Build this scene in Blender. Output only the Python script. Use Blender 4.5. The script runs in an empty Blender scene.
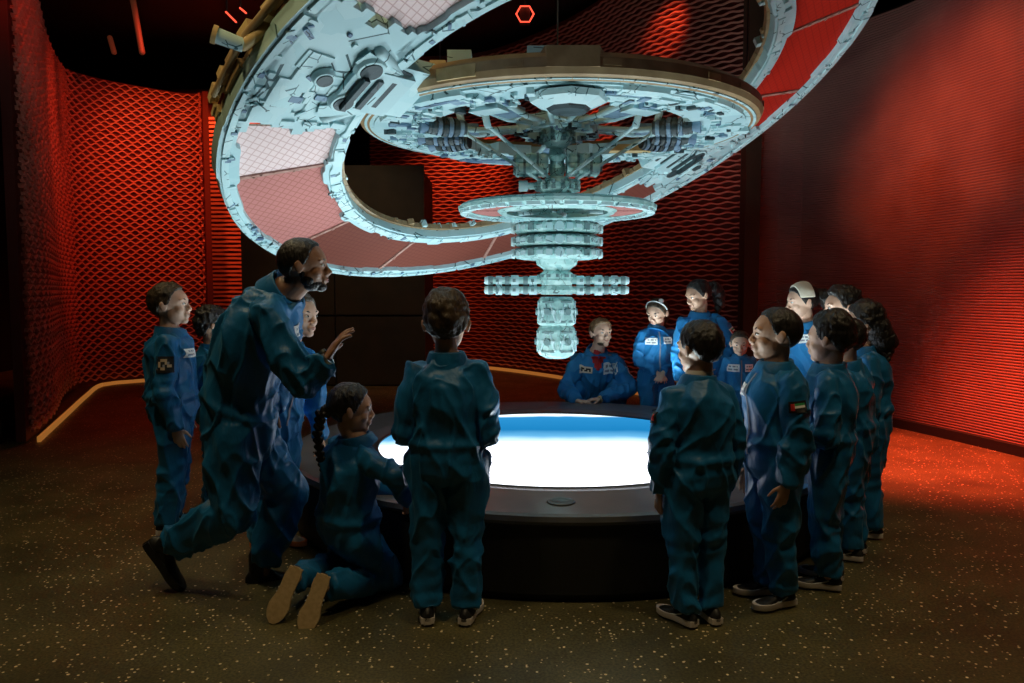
import bpy, math, random
import numpy as np
from mathutils import Vector, noise
from mathutils.bvhtree import BVHTree

PI = math.pi
rng = random.Random(7)
C = bpy.context.scene.collection
S = bpy.context.scene

# ------------------------------------------------------------------ camera, world, lights, exposure
CAM_H = 1.4
PITCH = math.atan(51 / 750.0)
cam_data = bpy.data.cameras.new('camera'); cam = bpy.data.objects.new('camera', cam_data); C.objects.link(cam)
cam_data.sensor_width = 36.0; cam_data.lens = 36.0 * 750 / 1024
cam_data.clip_start = 0.05; cam_data.clip_end = 60
cam.location = (0, 0, CAM_H); cam.rotation_euler = (PI / 2 - PITCH, 0, 0)
S.camera = cam
S.view_settings.view_transform = 'Standard'; S.view_settings.look = 'None'
S.view_settings.exposure = 0.0; S.view_settings.gamma = 1.0
S.view_settings.use_curve_mapping = False
w = bpy.data.worlds.new('world'); S.world = w; w.use_nodes = True
w.node_tree.nodes['Background'].inputs[0].default_value = (0.35, 0.5, 0.6, 1)
w.node_tree.nodes['Background'].inputs[1].default_value = 0.004

def aim(o, target):
    d = Vector(target) - o.location
    o.rotation_euler = d.to_track_quat('-Z', 'Y').to_euler()

def spot(loc, target, power, color, size=60, blend=0.6, radius=0.08, name='ceiling_spot_light'):
    l = bpy.data.lights.new(name, 'SPOT'); l.energy = power; l.color = color
    l.spot_size = math.radians(size); l.spot_blend = blend; l.shadow_soft_size = radius
    o = bpy.data.objects.new(name, l); C.objects.link(o); o.location = loc; aim(o, target)
    return o

RED = (1.0, 0.085, 0.035)
ORANGE = (1.0, 0.13, 0.035)
WARM = (1.0, 0.77, 0.42)
# red washers on the slatted walls
spot((-3.3, 8.3, 4.7), (-5.9, 10.6, 3.0), 230, RED, 62, 1.0)
spot((-3.4, 6.2, 5.0), (-4.9, 7.9, 3.6), 70, RED, 50, 1.0)
spot((-4.2, 9.6, 5.0), (-5.3, 12.2, 3.0), 330, ORANGE, 66, 1.0)
spot((-5.1, 12.4, 4.9), (-5.1, 13.5, 2.9), 200, ORANGE, 110, 0.6)
spot((-0.6, 11.9, 5.0), (-0.9, 13.4, 3.3), 330, ORANGE, 60, 1.0)
spot((0.6, 9.6, 5.0), (0.9, 11.6, 3.3), 170, ORANGE, 56, 1.0)
spot((1.75, 8.9, 5.3), (1.95, 9.75, 4.7), 60, ORANGE, 36, 0.7)
spot((1.7, 7.8, 4.4), (2.0, 9.8, 2.3), 45, RED, 60, 1.0)
# washers on the ribbed wall at the right and the floor below it
spot((1.3, 4.5, 5.4), (4.12, 7.15, 3.0), 950, ORANGE, 29, 1.0, 0.3)
spot((1.9, 3.6, 5.3), (4.5, 5.9, 1.4), 90, RED, 46, 1.0, 0.3)
spot((2.8, 6.0, 5.3), (3.45, 6.2, 0.0), 6200, RED, 36, 1.0, 0.2)
spot((-4.4, 8.6, 5.2), (-4.2, 8.4, 0.0), 80, RED, 60, 1.0)
spot((-0.2, 11.0, 5.2), (0.2, 11.2, 0.0), 160, (1.0, 0.12, 0.03), 70, 1.0)
# dim amber house lights above the visitors, then two added accent spots
spot((-1.4, 1.7, 5.4), (-1.3, 2.5, 0.0), 150, WARM, 80, 1.0, 0.2)
spot((1.4, 1.7, 5.4), (1.3, 2.6, 0.0), 150, WARM, 80, 1.0, 0.2)
spot((-3.0, 4.0, 5.3), (-2.4, 4.4, 0.0), 120, WARM, 70, 1.0, 0.2)
spot((2.9, 3.0, 5.3), (2.2, 3.6, 0.0), 80, WARM, 70, 1.0, 0.2)
spot((-2.3, 8.3, 5.0), (-2.4, 10.8, 1.5), 90, WARM, 60, 1.0, 0.2)  # added spot to lift the dark panelled box
spot((-2.9, 0.9, 4.6), (-1.25, 3.4, 2.55), 150, (1, .76, .36), 24, 0.8, 0.1)  # added spot to brighten the gold machinery on the upper left rim
# warm profile spot trained on the upper side of the model
spot((-3.2, 4.6, 5.2), (-1.0, 4.3, 2.5), 110, (1, .78, .42), 50, 0.8, 0.15)
spot((0.3, 1.6, 5.2), (0.3, 4.0, 2.5), 70, (1, .72, .38), 50, 0.8, 0.15)

# ------------------------------------------------------------------ helpers
def PX(px, py, y):
    a = (px - 512) / 750.0; b = -(py - 341.5) / 750.0
    dy = math.cos(PITCH) + b * math.sin(PITCH); dz = -math.sin(PITCH) + b * math.cos(PITCH)
    t = y / dy
    return np.array([a * t, y, CAM_H + dz * t])

def nrm(v):
    v = np.asarray(v, float); return v / (np.linalg.norm(v) + 1e-12)

class Acc:
    """collects vertices and faces for one mesh"""
    def __init__(s): s.V = []; s.F = []; s.MI = []; s.n = 0; s.sm = []
    def add(s, V, F, mi=0, smooth=False):
        s.V.extend([tuple(map(float, p)) for p in V])
        for f in F: s.F.append([i + s.n for i in f]); s.MI.append(mi); s.sm.append(smooth)
        s.n += len(V)
    def box(s, c, size, R=None, mi=0, taper=1.0):
        sx, sy, sz = [k / 2 for k in size]
        P = []
        for z in (-1, 1):
            k = taper if z > 0 else 1
            for x, y in ((-1, -1), (1, -1), (1, 1), (-1, 1)): P.append((x * sx * k, y * sy * k, z * sz))
        P = np.array(P)
        if R is not None: P = P @ np.asarray(R)
        s.add(P + np.asarray(c), [(0, 3, 2, 1), (4, 5, 6, 7), (0, 1, 5, 4), (1, 2, 6, 5), (2, 3, 7, 6), (3, 0, 4, 7)], mi)
    def loft(s, rings, mi=0, cap=True, smooth=True):
        """rings: list of (k,3) arrays with the same count"""
        k = len(rings[0]); V = [p for r in rings for p in r]; F = []
        for i in range(len(rings) - 1):
            for j in range(k):
                a = i * k + j; b = i * k + (j + 1) % k
                F.append((a, b, b + k, a + k))
        s.add(V, F, mi, smooth)
        if cap:
            s.add(rings[0], [tuple(range(k - 1, -1, -1))], mi); s.add(rings[-1], [tuple(range(k))], mi)
            # joined caps keep the volume closed after the merge by distance of the voxel step
    def tube(s, pts, rad, k=12, mi=0, ends=True, flat=1.0, up=None):
        pts = [np.asarray(p, float) for p in pts]
        if not hasattr(rad, '__len__'): rad = [rad] * len(pts)
        T = [nrm(pts[min(i + 1, len(pts) - 1)] - pts[max(i - 1, 0)]) for i in range(len(pts))]
        ref = np.array(up if up is not None else (0, 0, 1.0))
        if up is None and abs(T[0] @ ref) > .9: ref = np.array((0, 1.0, 0))
        rings = []; a = 2 * PI * np.arange(k) / k
        U = nrm(np.cross(ref, T[0]))
        for i, (p, r) in enumerate(zip(pts, rad)):
            U = nrm(U - (U @ T[i]) * T[i]); W = np.cross(T[i], U)
            rings.append((p, r, U, W, T[i]))
        out = []
        def ring(p, r, U, W): return p + r * (np.cos(a)[:, None] * U + flat * np.sin(a)[:, None] * W)
        if ends:
            p, r, U, W, t = rings[0]
            for f in (-1.0, -.9, -.6, -.3): out.append(ring(p + t * r * f * .98, r * math.sqrt(max(0.003, 1 - f * f)), U, W))
        for p, r, U, W, t in rings: out.append(ring(p, r, U, W))
        if ends:
            p, r, U, W, t = rings[-1]
            for f in (.3, .6, .9, 1.0): out.append(ring(p + t * r * f * .98, r * math.sqrt(max(0.003, 1 - f * f)), U, W))
        s.loft(out, mi)
    def ellipsoid(s, c, r, R=None, nu=18, nv=12, mi=0):
        rings = []
        for i in range(nv + 1):
            t = -PI / 2 + PI * i / nv; ct = max(.02, math.cos(t)); a = 2 * PI * np.arange(nu) / nu
            P = np.stack([ct * np.cos(a) * r[0], ct * np.sin(a) * r[1], 0 * a + math.sin(t) * r[2]], 1)
            if R is not None: P = P @ np.asarray(R)
            rings.append(P + np.asarray(c))
        s.loft(rings, mi)
    def cyl(s, p0, p1, r0, r1=None, k=20, mi=0, smooth=True):
        p0 = np.asarray(p0, float); p1 = np.asarray(p1, float); r1 = r0 if r1 is None else r1
        t = nrm(p1 - p0); ref = np.array((0, 0, 1.0)) if abs(t[2]) < .9 else np.array((1.0, 0, 0))
        U = nrm(np.cross(ref, t)); W = np.cross(t, U); a = 2 * PI * np.arange(k) / k
        D = np.cos(a)[:, None] * U + np.sin(a)[:, None] * W
        s.loft([p0 + r0 * D, p1 + r1 * D], mi, True, smooth)
    def lathe(s, prof, c=(0, 0, 0), k=64, mi=0, smooth=False, closed=False):
        a = 2 * PI * np.arange(k) / k; c = np.asarray(c, float)
        rings = [np.stack([r * np.cos(a), r * np.sin(a), 0 * a + z], 1) + c for r, z in prof]
        if closed: rings.append(rings[0])
        s.loft(rings, mi, not closed, smooth)
    def mesh(s, name='mesh', mats=()):
        m = bpy.data.meshes.new(name)
        m.from_pydata(s.V, [], s.F)
        for mt in mats: m.materials.append(mt)
        m.polygons.foreach_set('material_index', s.MI)
        m.polygons.foreach_set('use_smooth', s.sm)
        m.update(); return m

def link(name, mesh, parent=None, loc=(0, 0, 0)):
    o = bpy.data.objects.new(name, mesh); C.objects.link(o); o.location = loc
    if parent is not None: o.parent = parent
    return o

def tag(o, label=None, cat=None, group=None, kind=None):
    if label: o['label'] = label
    if cat: o['category'] = cat
    if group: o['group'] = group
    if kind: o['kind'] = kind
    return o

def empty(name, loc, label, cat, group=None):
    o = bpy.data.objects.new(name, None); C.objects.link(o); o.location = loc; o.empty_display_size = .1
    return tag(o, label, cat, group)

def struct(name, acc, mats):
    return tag(link(name, acc.mesh(name, mats)), kind='structure')

# ------------------------------------------------------------------ materials
def mat(name, col, rough=.5, metal=0.0, emis=None, es=0.0, spec=.5):
    m = bpy.data.materials.new(name); m.use_nodes = True
    b = m.node_tree.nodes['Principled BSDF']
    b.inputs['Base Color'].default_value = (*col, 1); b.inputs['Roughness'].default_value = rough
    b.inputs['Metallic'].default_value = metal; b.inputs['Specular IOR Level'].default_value = spec
    if emis: b.inputs['Emission Color'].default_value = (*emis, 1); b.inputs['Emission Strength'].default_value = es
    return m

def NT(m): return m.node_tree.nodes, m.node_tree.links, m.node_tree.nodes['Principled BSDF']

def noise_mat(name, c1, c2, scale, rough=.6, bump=0.0, bscale=None, detail=4, metal=0, stretch=(1, 1, 1), spec=.5):
    m = mat(name, c1, rough, metal, spec=spec); N, L, B = NT(m)
    tc = N.new('ShaderNodeTexCoord'); mp = N.new('ShaderNodeMapping'); mp.inputs['Scale'].default_value = stretch
    L.new(tc.outputs['Object'], mp.inputs['Vector'])
    n = N.new('ShaderNodeTexNoise'); n.inputs['Scale'].default_value = scale; n.inputs['Detail'].default_value = detail
    L.new(mp.outputs[0], n.inputs['Vector'])
    r = N.new('ShaderNodeValToRGB'); r.color_ramp.elements[0].position = .35; r.color_ramp.elements[1].position = .65
    r.color_ramp.elements[0].color = (*c1, 1); r.color_ramp.elements[1].color = (*c2, 1)
    L.new(n.outputs['Fac'], r.inputs[0]); L.new(r.outputs[0], B.inputs['Base Color'])
    if bump:
        n2 = N.new('ShaderNodeTexNoise'); n2.inputs['Scale'].default_value = bscale or scale; n2.inputs['Detail'].default_value = 6
        L.new(mp.outputs[0], n2.inputs['Vector'])
        bp = N.new('ShaderNodeBump'); bp.inputs['Strength'].default_value = bump; bp.inputs['Distance'].default_value = .01
        L.new(n2.outputs['Fac'], bp.inputs['Height']); L.new(bp.outputs[0], B.inputs['Normal'])
    return m

def floor_mat():
    m = mat('speckled_floor', (.05, .04, .02), .42); N, L, B = NT(m)
    tc = N.new('ShaderNodeTexCoord')
    n = N.new('ShaderNodeTexNoise'); n.inputs['Scale'].default_value = 2.2; n.inputs['Detail'].default_value = 8
    L.new(tc.outputs['Object'], n.inputs['Vector'])
    r = N.new('ShaderNodeValToRGB'); r.color_ramp.elements[0].color = (.062, .054, .022, 1); r.color_ramp.elements[1].color = (.135, .115, .045, 1)
    r.color_ramp.elements[0].position = .3; r.color_ramp.elements[1].position = .7
    L.new(n.outputs['Fac'], r.inputs[0])
    v = N.new('ShaderNodeTexVoronoi'); v.inputs['Scale'].default_value = 52; L.new(tc.outputs['Object'], v.inputs['Vector'])
    lt = N.new('ShaderNodeMath'); lt.operation = 'LESS_THAN'; L.new(v.outputs['Distance'], lt.inputs[0])
    sp = N.new('ShaderNodeSeparateColor'); L.new(v.outputs['Color'], sp.inputs[0])
    sz = N.new('ShaderNodeMapRange'); sz.inputs['To Min'].default_value = .08; sz.inputs['To Max'].default_value = .34; L.new(sp.outputs[1], sz.inputs['Value']); L.new(sz.outputs[0], lt.inputs[1])
    gt = N.new('ShaderNodeMath'); gt.operation = 'GREATER_THAN'; gt.inputs[1].default_value = .66; L.new(sp.outputs[0], gt.inputs[0])
    mu = N.new('ShaderNodeMath'); mu.operation = 'MULTIPLY'; L.new(lt.outputs[0], mu.inputs[0]); L.new(gt.outputs[0], mu.inputs[1])
    mx = N.new('ShaderNodeMix'); mx.data_type = 'RGBA'; L.new(mu.outputs[0], mx.inputs['Factor']); L.new(r.outputs[0], mx.inputs['A'])
    mx.inputs['B'].default_value = (.9, .72, .42, 1)
    n3 = N.new('ShaderNodeTexNoise'); n3.inputs['Scale'].default_value = 90; L.new(tc.outputs['Object'], n3.inputs['Vector'])
    m2 = N.new('ShaderNodeMix'); m2.data_type = 'RGBA'; m2.blend_type = 'MULTIPLY'; m2.inputs['Factor'].default_value = .7
    rr = N.new('ShaderNodeValToRGB'); rr.color_ramp.elements[0].color = (.4, .4, .4, 1); rr.color_ramp.elements[1].color = (1.4, 1.4, 1.4, 1)
    rr.color_ramp.elements[0].position = .35; rr.color_ramp.elements[1].position = .65
    L.new(n3.outputs['Fac'], rr.inputs[0]); L.new(mx.outputs['Result'], m2.inputs['A']); L.new(rr.outputs[0], m2.inputs['B'])
    L.new(m2.outputs['Result'], B.inputs['Base Color'])
    n4 = N.new('ShaderNodeTexNoise'); n4.inputs['Scale'].default_value = 3; L.new(tc.outputs['Object'], n4.inputs['Vector'])
    r4 = N.new('ShaderNodeMapRange'); r4.inputs['To Min'].default_value = .38; r4.inputs['To Max'].default_value = .62
    L.new(n4.outputs['Fac'], r4.inputs['Value']); L.new(r4.outputs[0], B.inputs['Roughness'])
    return m

def hull_mat(name, base, line, scale=9.0, tint=(.8, .9, .92), rough=.5):
    """painted model plating: plates of slightly different paint with thin dark seams"""
    m = mat(name, base, rough); N, L, B = NT(m)
    tc = N.new('ShaderNodeTexCoord')
    v = N.new('ShaderNodeTexVoronoi'); v.distance = 'CHEBYCHEV'; v.inputs['Scale'].default_value = scale
    L.new(tc.outputs['Object'], v.inputs['Vector'])
    e = N.new('ShaderNodeTexVoronoi'); e.feature = 'DISTANCE_TO_EDGE'; e.inputs['Scale'].default_value = scale * .8
    L.new(tc.outputs['Object'], e.inputs['Vector'])
    sp = N.new('ShaderNodeSeparateColor'); L.new(v.outputs['Color'], sp.inputs[0])
    mx = N.new('ShaderNodeMix'); mx.data_type = 'RGBA'; L.new(sp.outputs[0], mx.inputs['Factor'])
    mx.inputs['A'].default_value = (*base, 1); mx.inputs['B'].default_value = (*[a * b for a, b in zip(base, tint)], 1)
    lt = N.new('ShaderNodeMath'); lt.operation = 'LESS_THAN'; lt.inputs[1].default_value = .022; L.new(e.outputs['Distance'], lt.inputs[0])
    gt = N.new('ShaderNodeMath'); gt.operation = 'GREATER_THAN'; gt.inputs[1].default_value = .62; L.new(sp.outputs[1], gt.inputs[0])
    mu = N.new('ShaderNodeMath'); mu.operation = 'MULTIPLY'; L.new(lt.outputs[0], mu.inputs[0]); L.new(gt.outputs[0], mu.inputs[1])
    m2 = N.new('ShaderNodeMix'); m2.data_type = 'RGBA'; L.new(mu.outputs[0], m2.inputs['Factor'])
    L.new(mx.outputs['Result'], m2.inputs['A']); m2.inputs['B'].default_value = (*line, 1)
    L.new(m2.outputs['Result'], B.inputs['Base Color'])
    bp = N.new('ShaderNodeBump'); bp.inputs['Strength'].default_value = .5; bp.inputs['Distance'].default_value = .01
    L.new(sp.outputs[2], bp.inputs['Height']); L.new(bp.outputs[0], B.inputs['Normal'])
    return m

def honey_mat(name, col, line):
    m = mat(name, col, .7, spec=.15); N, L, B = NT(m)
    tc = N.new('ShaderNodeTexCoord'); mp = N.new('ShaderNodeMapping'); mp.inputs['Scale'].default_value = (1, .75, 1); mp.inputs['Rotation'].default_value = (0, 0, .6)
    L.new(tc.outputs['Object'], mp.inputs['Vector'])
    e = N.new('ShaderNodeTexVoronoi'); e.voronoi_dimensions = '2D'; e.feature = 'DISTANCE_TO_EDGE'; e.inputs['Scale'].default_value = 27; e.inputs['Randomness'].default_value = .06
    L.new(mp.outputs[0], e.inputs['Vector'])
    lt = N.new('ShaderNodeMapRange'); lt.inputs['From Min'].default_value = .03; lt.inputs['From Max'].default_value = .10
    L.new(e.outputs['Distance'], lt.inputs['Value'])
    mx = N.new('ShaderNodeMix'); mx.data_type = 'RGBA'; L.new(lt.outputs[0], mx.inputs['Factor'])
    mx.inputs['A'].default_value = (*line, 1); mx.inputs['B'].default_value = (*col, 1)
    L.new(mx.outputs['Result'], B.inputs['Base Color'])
    return m

def suit_mat(name, col, rough=.42):
    m = mat(name, col, rough); N, L, B = NT(m)
    B.inputs['Specular IOR Level'].default_value = .35; B.inputs['Sheen Weight'].default_value = .12; B.inputs['Sheen Tint'].default_value = (.3, .7, .9, 1)
    tc = N.new('ShaderNodeTexCoord'); mp = N.new('ShaderNodeMapping'); mp.inputs['Scale'].default_value = (1, 1, .55); mp.inputs['Rotation'].default_value = (.3, .4, 0)
    L.new(tc.outputs['Object'], mp.inputs['Vector'])
    n = N.new('ShaderNodeTexNoise'); n.inputs['Scale'].default_value = 9; n.inputs['Detail'].default_value = 3; n.inputs['Distortion'].default_value = 1.2
    L.new(mp.outputs[0], n.inputs['Vector'])
    n2 = N.new('ShaderNodeTexNoise'); n2.inputs['Scale'].default_value = 34; n2.inputs['Detail'].default_value = 3
    L.new(mp.outputs[0], n2.inputs['Vector'])
    ad = N.new('ShaderNodeMath'); ad.operation = 'MULTIPLY_ADD'; ad.inputs[1].default_value = .25
    L.new(n2.outputs['Fac'], ad.inputs[0]); L.new(n.outputs['Fac'], ad.inputs[2])
    bp = N.new('ShaderNodeBump'); bp.inputs['Strength'].default_value = .40; bp.inputs['Distance'].default_value = .02
    L.new(ad.outputs[0], bp.inputs['Height']); L.new(bp.outputs[0], B.inputs['Normal'])
    return m

def screen_mat():
    """the planet picture shown by the round table screen"""
    m = mat('planet_screen', (.02, .02, .02), .3); N, L, B = NT(m)
    tc = N.new('ShaderNodeTexCoord'); sx = N.new('ShaderNodeSeparateXYZ'); L.new(tc.outputs['Object'], sx.inputs[0])
    n = N.new('ShaderNodeTexNoise'); n.inputs['Scale'].default_value = 2.5; n.inputs['Detail'].default_value = 6; L.new(tc.outputs['Object'], n.inputs['Vector'])
    # curved limb: y + k x^2
    sq = N.new('ShaderNodeMath'); sq.operation = 'MULTIPLY'; L.new(sx.outputs[0], sq.inputs[0]); L.new(sx.outputs[0], sq.inputs[1])
    ma = N.new('ShaderNodeMath'); ma.operation = 'MULTIPLY_ADD'; ma.inputs[1].default_value = .10; L.new(sq.outputs[0], ma.inputs[0]); L.new(sx.outputs[1], ma.inputs[2])
    nm = N.new('ShaderNodeMath'); nm.operation = 'MULTIPLY_ADD'; nm.inputs[1].default_value = .16; L.new(n.outputs['Fac'], nm.inputs[0]); L.new(ma.outputs[0], nm.inputs[2])
    mr = N.new('ShaderNodeMapRange'); mr.inputs['From Min'].default_value = -1.2; mr.inputs['From Max'].default_value = 1.3; L.new(nm.outputs[0], mr.inputs['Value'])
    r = N.new('ShaderNodeValToRGB'); cr = r.color_ramp
    cr.elements[0].position = 0; cr.elements[0].color = (.86, .88, .95, 1)
    cr.elements[1].position = 1; cr.elements[1].color = (.8, .9, .95, 1)
    for p, c in ((.44, (.84, .88, .95)), (.53, (.28, .38, .45)), (.60, (.045, .16, .27)), (.70, (.004, .072, .17)), (.915, (.008, .09, .20)), (.945, (.4, .48, .52))):
        e = cr.elements.new(p); e.color = (*c, 1)
    L.new(mr.outputs[0], r.inputs[0]); L.new(r.outputs[0], B.inputs['Emission Color']); B.inputs['Emission Strength'].default_value = SCREEN
    return m

SCREEN = 2.5
ADDED_SPOT_POWER = 62
M = {}
M['floor'] = floor_mat()
M['black'] = mat('black_paint', (.008, .008, .009), .7)
M['dark_panel'] = noise_mat('dark_brown_panel', (.05, .034, .02), (.07, .046, .026), 3, .55)
M['wallback'] = mat('dark_red_backing', (.16, .03, .02), .8)
M['slat'] = mat('red_wall_slat', (.75, .30, .22), .5)
M['rib'] = noise_mat('ribbed_wall', (.26, .13, .12), (.40, .21, .17), 1.2, .6)
M['lit_kerb'] = mat('lit_amber_kerb', (.75, .42, .15), .5, emis=(1.0, .38, .07), es=.25)  # weak emission stands in for light caught by the ledge
M['table'] = noise_mat('black_table_lacquer', (.016, .017, .018), (.026, .027, .028), 5, .28)
M['rimtop'] = noise_mat('charcoal_table_top', (.10, .105, .11), (.13, .13, .135), 8, .28)
M['tside'] = mat('black_table_side', (.010, .010, .010), .6)
M['screen'] = screen_mat()
M['hull'] = hull_mat('cyan_hull_plating', (.50, .70, .73), (.03, .09, .10), 7)
M['hull2'] = hull_mat('pale_hull_plating', (.58, .78, .80), (.06, .16, .18), 13)
M['module'] = hull_mat('pale_module_paint', (.55, .80, .78), (.08, .16, .16), 22, (.55, .72, .72))
M['grey_hull'] = hull_mat('grey_module_trim', (.22, .34, .35), (.05, .1, .1), 20, (.6, .7, .7))
M['blue_hull'] = hull_mat('blue_grey_hull', (.22, .36, .48), (.01, .03, .05), 12, (.45, .5, .6))
M['dark_hull'] = hull_mat('dark_hull', (.05, .08, .09), (.01, .01, .01), 14, (.4, .5, .5))
M['bronze'] = noise_mat('bronze_rim', (.30, .19, .09), (.42, .29, .15), 9, .5)
M['gold'] = noise_mat('gold_fitting', (.55, .38, .16), (.7, .52, .26), 14, .45)
PANEL_LIGHT_TONES = {'w': ((.88, .68, .67), (.66, .42, .40)), 'p': ((.52, .20, .18), (.38, .13, .11)), 'b': ((.185, .05, .034), (.14, .036, .025)), 'r': ((.52, .022, .010), (.40, .014, .008))}  # panel tones carry the white and red light across the ring
for k, (c1, c2) in PANEL_LIGHT_TONES.items(): M['pan_' + k] = honey_mat('honeycomb_lit_' + {'w': 'white', 'p': 'pink', 'b': 'brown', 'r': 'red'}[k], c1, c2)
M['joint'] = noise_mat('rust_joint', (.36, .17, .13), (.5, .28, .23), 20, .5)
M['suit'] = suit_mat('blue_flight_suit', (.014, .19, .46), .6)
M['suit_shaded'] = suit_mat('blue_flight_suit_shaded', (.009, .138, .34), .42)  # same blue suit, darkened for visitors standing in dim light
M['skin'] = noise_mat('skin_light', (.62, .37, .26), (.70, .44, .32), 9, .5)
M['skin2'] = noise_mat('skin_tan', (.50, .28, .18), (.58, .34, .23), 9, .5)
M['skin3'] = noise_mat('skin_brown', (.26, .125, .07), (.33, .165, .10), 9, .45)
M['hair'] = noise_mat('black_hair', (.006, .005, .005), (.022, .017, .014), 45, .42, 1.0, 60, stretch=(1, 1, .35))
M['hair_brown'] = noise_mat('brown_hair', (.022, .014, .008), (.085, .056, .03), 45, .45, 1.0, 60, stretch=(1, 1, .35))
M['hair_light'] = noise_mat('light_brown_hair', (.12, .065, .03), (.24, .14, .07), 45, .5, 1.0, 60, stretch=(1, 1, .35))
M['white'] = mat('white_cloth', (.82, .82, .80), .7)
M['cream'] = mat('cream_cloth', (.75, .68, .55), .7)
M['red'] = mat('flag_red', (.70, .03, .03), .6)
M['redshirt'] = mat('red_shirt', (.5, .02, .02), .7)
M['green'] = mat('flag_green', (.03, .30, .09), .6)
M['blackcloth'] = mat('black_cloth', (.01, .01, .012), .7)
M['grey'] = mat('grey_print', (.25, .27, .32), .7)
M['tan'] = mat('tan_cloth', (.55, .42, .28), .7)
M['gum'] = noise_mat('gum_sole', (.52, .36, .18), (.62, .45, .24), 60, .6)
M['sole'] = mat('white_sole', (.80, .72, .68), .6)
M['shoe'] = noise_mat('black_shoe', (.010, .010, .012), (.03, .03, .03), 30, .5)
M['shoe_grey'] = noise_mat('grey_shoe', (.45, .42, .40), (.6, .56, .52), 30, .6)
M['orange'] = mat('orange_sole', (.85, .25, .08), .6)
M['boot'] = mat('black_boot', (.012, .012, .012), .45)
M['eyewhite'] = mat('eye_white', (.7, .68, .65), .3)
M['iris'] = mat('dark_iris', (.015, .01, .008), .25)
M['metal'] = mat('brushed_metal', (.6, .6, .6), .35, 1.0)
M['gunmetal'] = mat('dark_metal', (.10, .11, .11), .4, .6)
M['redglow'] = mat('red_lamp_glow', (.3, .02, .01), .5, emis=(1, .08, .04), es=2.0)
M['amber'] = mat('amber_bar', (.12, .05, .03), .6, emis=(1, .25, .1), es=.04)
M['lip'] = mat('lip', (.35, .12, .10), .5)
# ------------------------------------------------------------------ the hall
fl = Acc(); fl.add([(-9, -3, 0), (9, -3, 0), (9, 16, 0), (-9, 16, 0)], [(0, 1, 2, 3)]); fl.box((0, 6.5, -.11), (18, 19, .2))
struct('floor', fl, [M['floor']])
ce = Acc(); ce.box((0, 6.5, 5.9), (18, 19, .2)); struct('ceiling', ce, [M['black']])

def resample(path, step):
    P = np.array(path, float)
    # Catmull-Rom through the points
    Q = [2 * P[0] - P[1], *P, 2 * P[-1] - P[-2]]; out = []
    for i in range(1, len(Q) - 2):
        p0, p1, p2, p3 = Q[i - 1:i + 3]; n = max(2, int(np.linalg.norm(p2 - p1) / step))
        for k in range(n):
            t = k / n; out.append(.5 * ((2 * p1) + (-p0 + p2) * t + (2 * p0 - 5 * p1 + 4 * p2 - p3) * t * t + (-p0 + 3 * p1 - 3 * p2 + p3) * t ** 3))
    out.append(P[-1]); return np.array(out)

def backing(path, z0, z1, off, mi=0, acc=None, thick=.08):
    """solid wall sheet with thickness behind a path (off = outward distance)"""
    P = resample(path, .25); T = np.gradient(P, axis=0); T /= np.linalg.norm(T, axis=1)[:, None]
    N = np.stack([T[:, 1], -T[:, 0]], 1)
    a = acc or Acc(); n = len(P); A = P + N * off; B = P + N * (off + (thick if off > 0 else -thick)); V = []
    for z in (z0, z1):
        V += [(*p, z) for p in A]; V += [(*p, z) for p in B]
    F = []
    for i in range(n - 1):
        F += [(i, i + 1, 2 * n + i + 1, 2 * n + i), (n + i, 3 * n + i, 3 * n + i + 1, n + i + 1), (2 * n + i, 2 * n + i + 1, 3 * n + i + 1, 3 * n + i), (i, n + i, n + i + 1, i + 1)]
    F += [(0, 2 * n, 3 * n, n), (n - 1, 2 * n - 1, 4 * n - 1, 3 * n - 1)]
    a.add(V, F, mi); return a

def slats(acc, path, z0, z1, pitch=.08, amp=.020, lam=.26, h=.022, dep=.03, side=1, mi=0, wob=None):
    P = resample(path, lam / 8.0)
    seg = np.r_[0, np.cumsum(np.linalg.norm(np.diff(P, axis=0), axis=1))]
    T = np.gradient(P, axis=0); T /= np.linalg.norm(T, axis=1)[:, None]; N = np.stack([T[:, 1], -T[:, 0]], 1) * side
    n = len(P); k = 0; z = z0
    while z < z1:
        ph = 2 * PI * seg / lam + PI * (k % 2)
        zz = z + amp * np.sin(ph); off = .008 * np.cos(ph * .5 + k)
        if wob is not None: zz = zz + wob(seg, z)
        A = P + N * (off)[:, None]; B = P - N * (dep - off)[:, None]
        V = [(*p, q) for p, q in zip(A, zz - h / 2)] + [(*p, q) for p, q in zip(A, zz + h / 2)] + [(*p, q) for p, q in zip(B, zz + h / 2)] + [(*p, q) for p, q in zip(B, zz - h / 2)]
        F = []
        for i in range(n - 1):
            for s in range(4):
                a = s * n + i; b = ((s + 1) % 4) * n + i; F.append((a, a + 1, b + 1, b))
        acc.add(V, F, mi); z += pitch; k += 1

LW = [(-4.45, 6.9), (-4.87, 7.9), (-5.66, 9.4), (-6.14, 10.5), (-6.15, 10.9), (-5.92, 11.3), (-5.25, 11.95), (-4.95, 12.0), (-4.88, 11.9)]
a = backing(LW, 0, 4.5, -.06, 1); slats(a, LW, .1, 4.45, pitch=.058, lam=.15, amp=.018, h=.019)
struct('wall_left', a, [M['slat'], M['wallback']])
BS = [(-6.4, 13.6), (-5.2, 13.55), (-3.6, 13.55)]
a = backing(BS, 0, 5.0, -.16, 1); slats(a, BS, .1, 4.5, pitch=.075, lam=.5, amp=.004, h=.04)
struct('wall_back_left', a, [M['slat'], M['wallback']])
BW = [(-2.6, 13.9), (-1.6, 13.75), (-.49, 13.45), (.77, 11.96), (1.72, 10.1), (2.35, 9.35), (2.75, 9.0)]
a = backing(BW, 0, 5.6, -.06, 1); slats(a, BW, .1, 5.5, pitch=.062, lam=.22, amp=.009, h=.018)
struct('wall_back', a, [M['slat'], M['wallback']])

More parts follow.
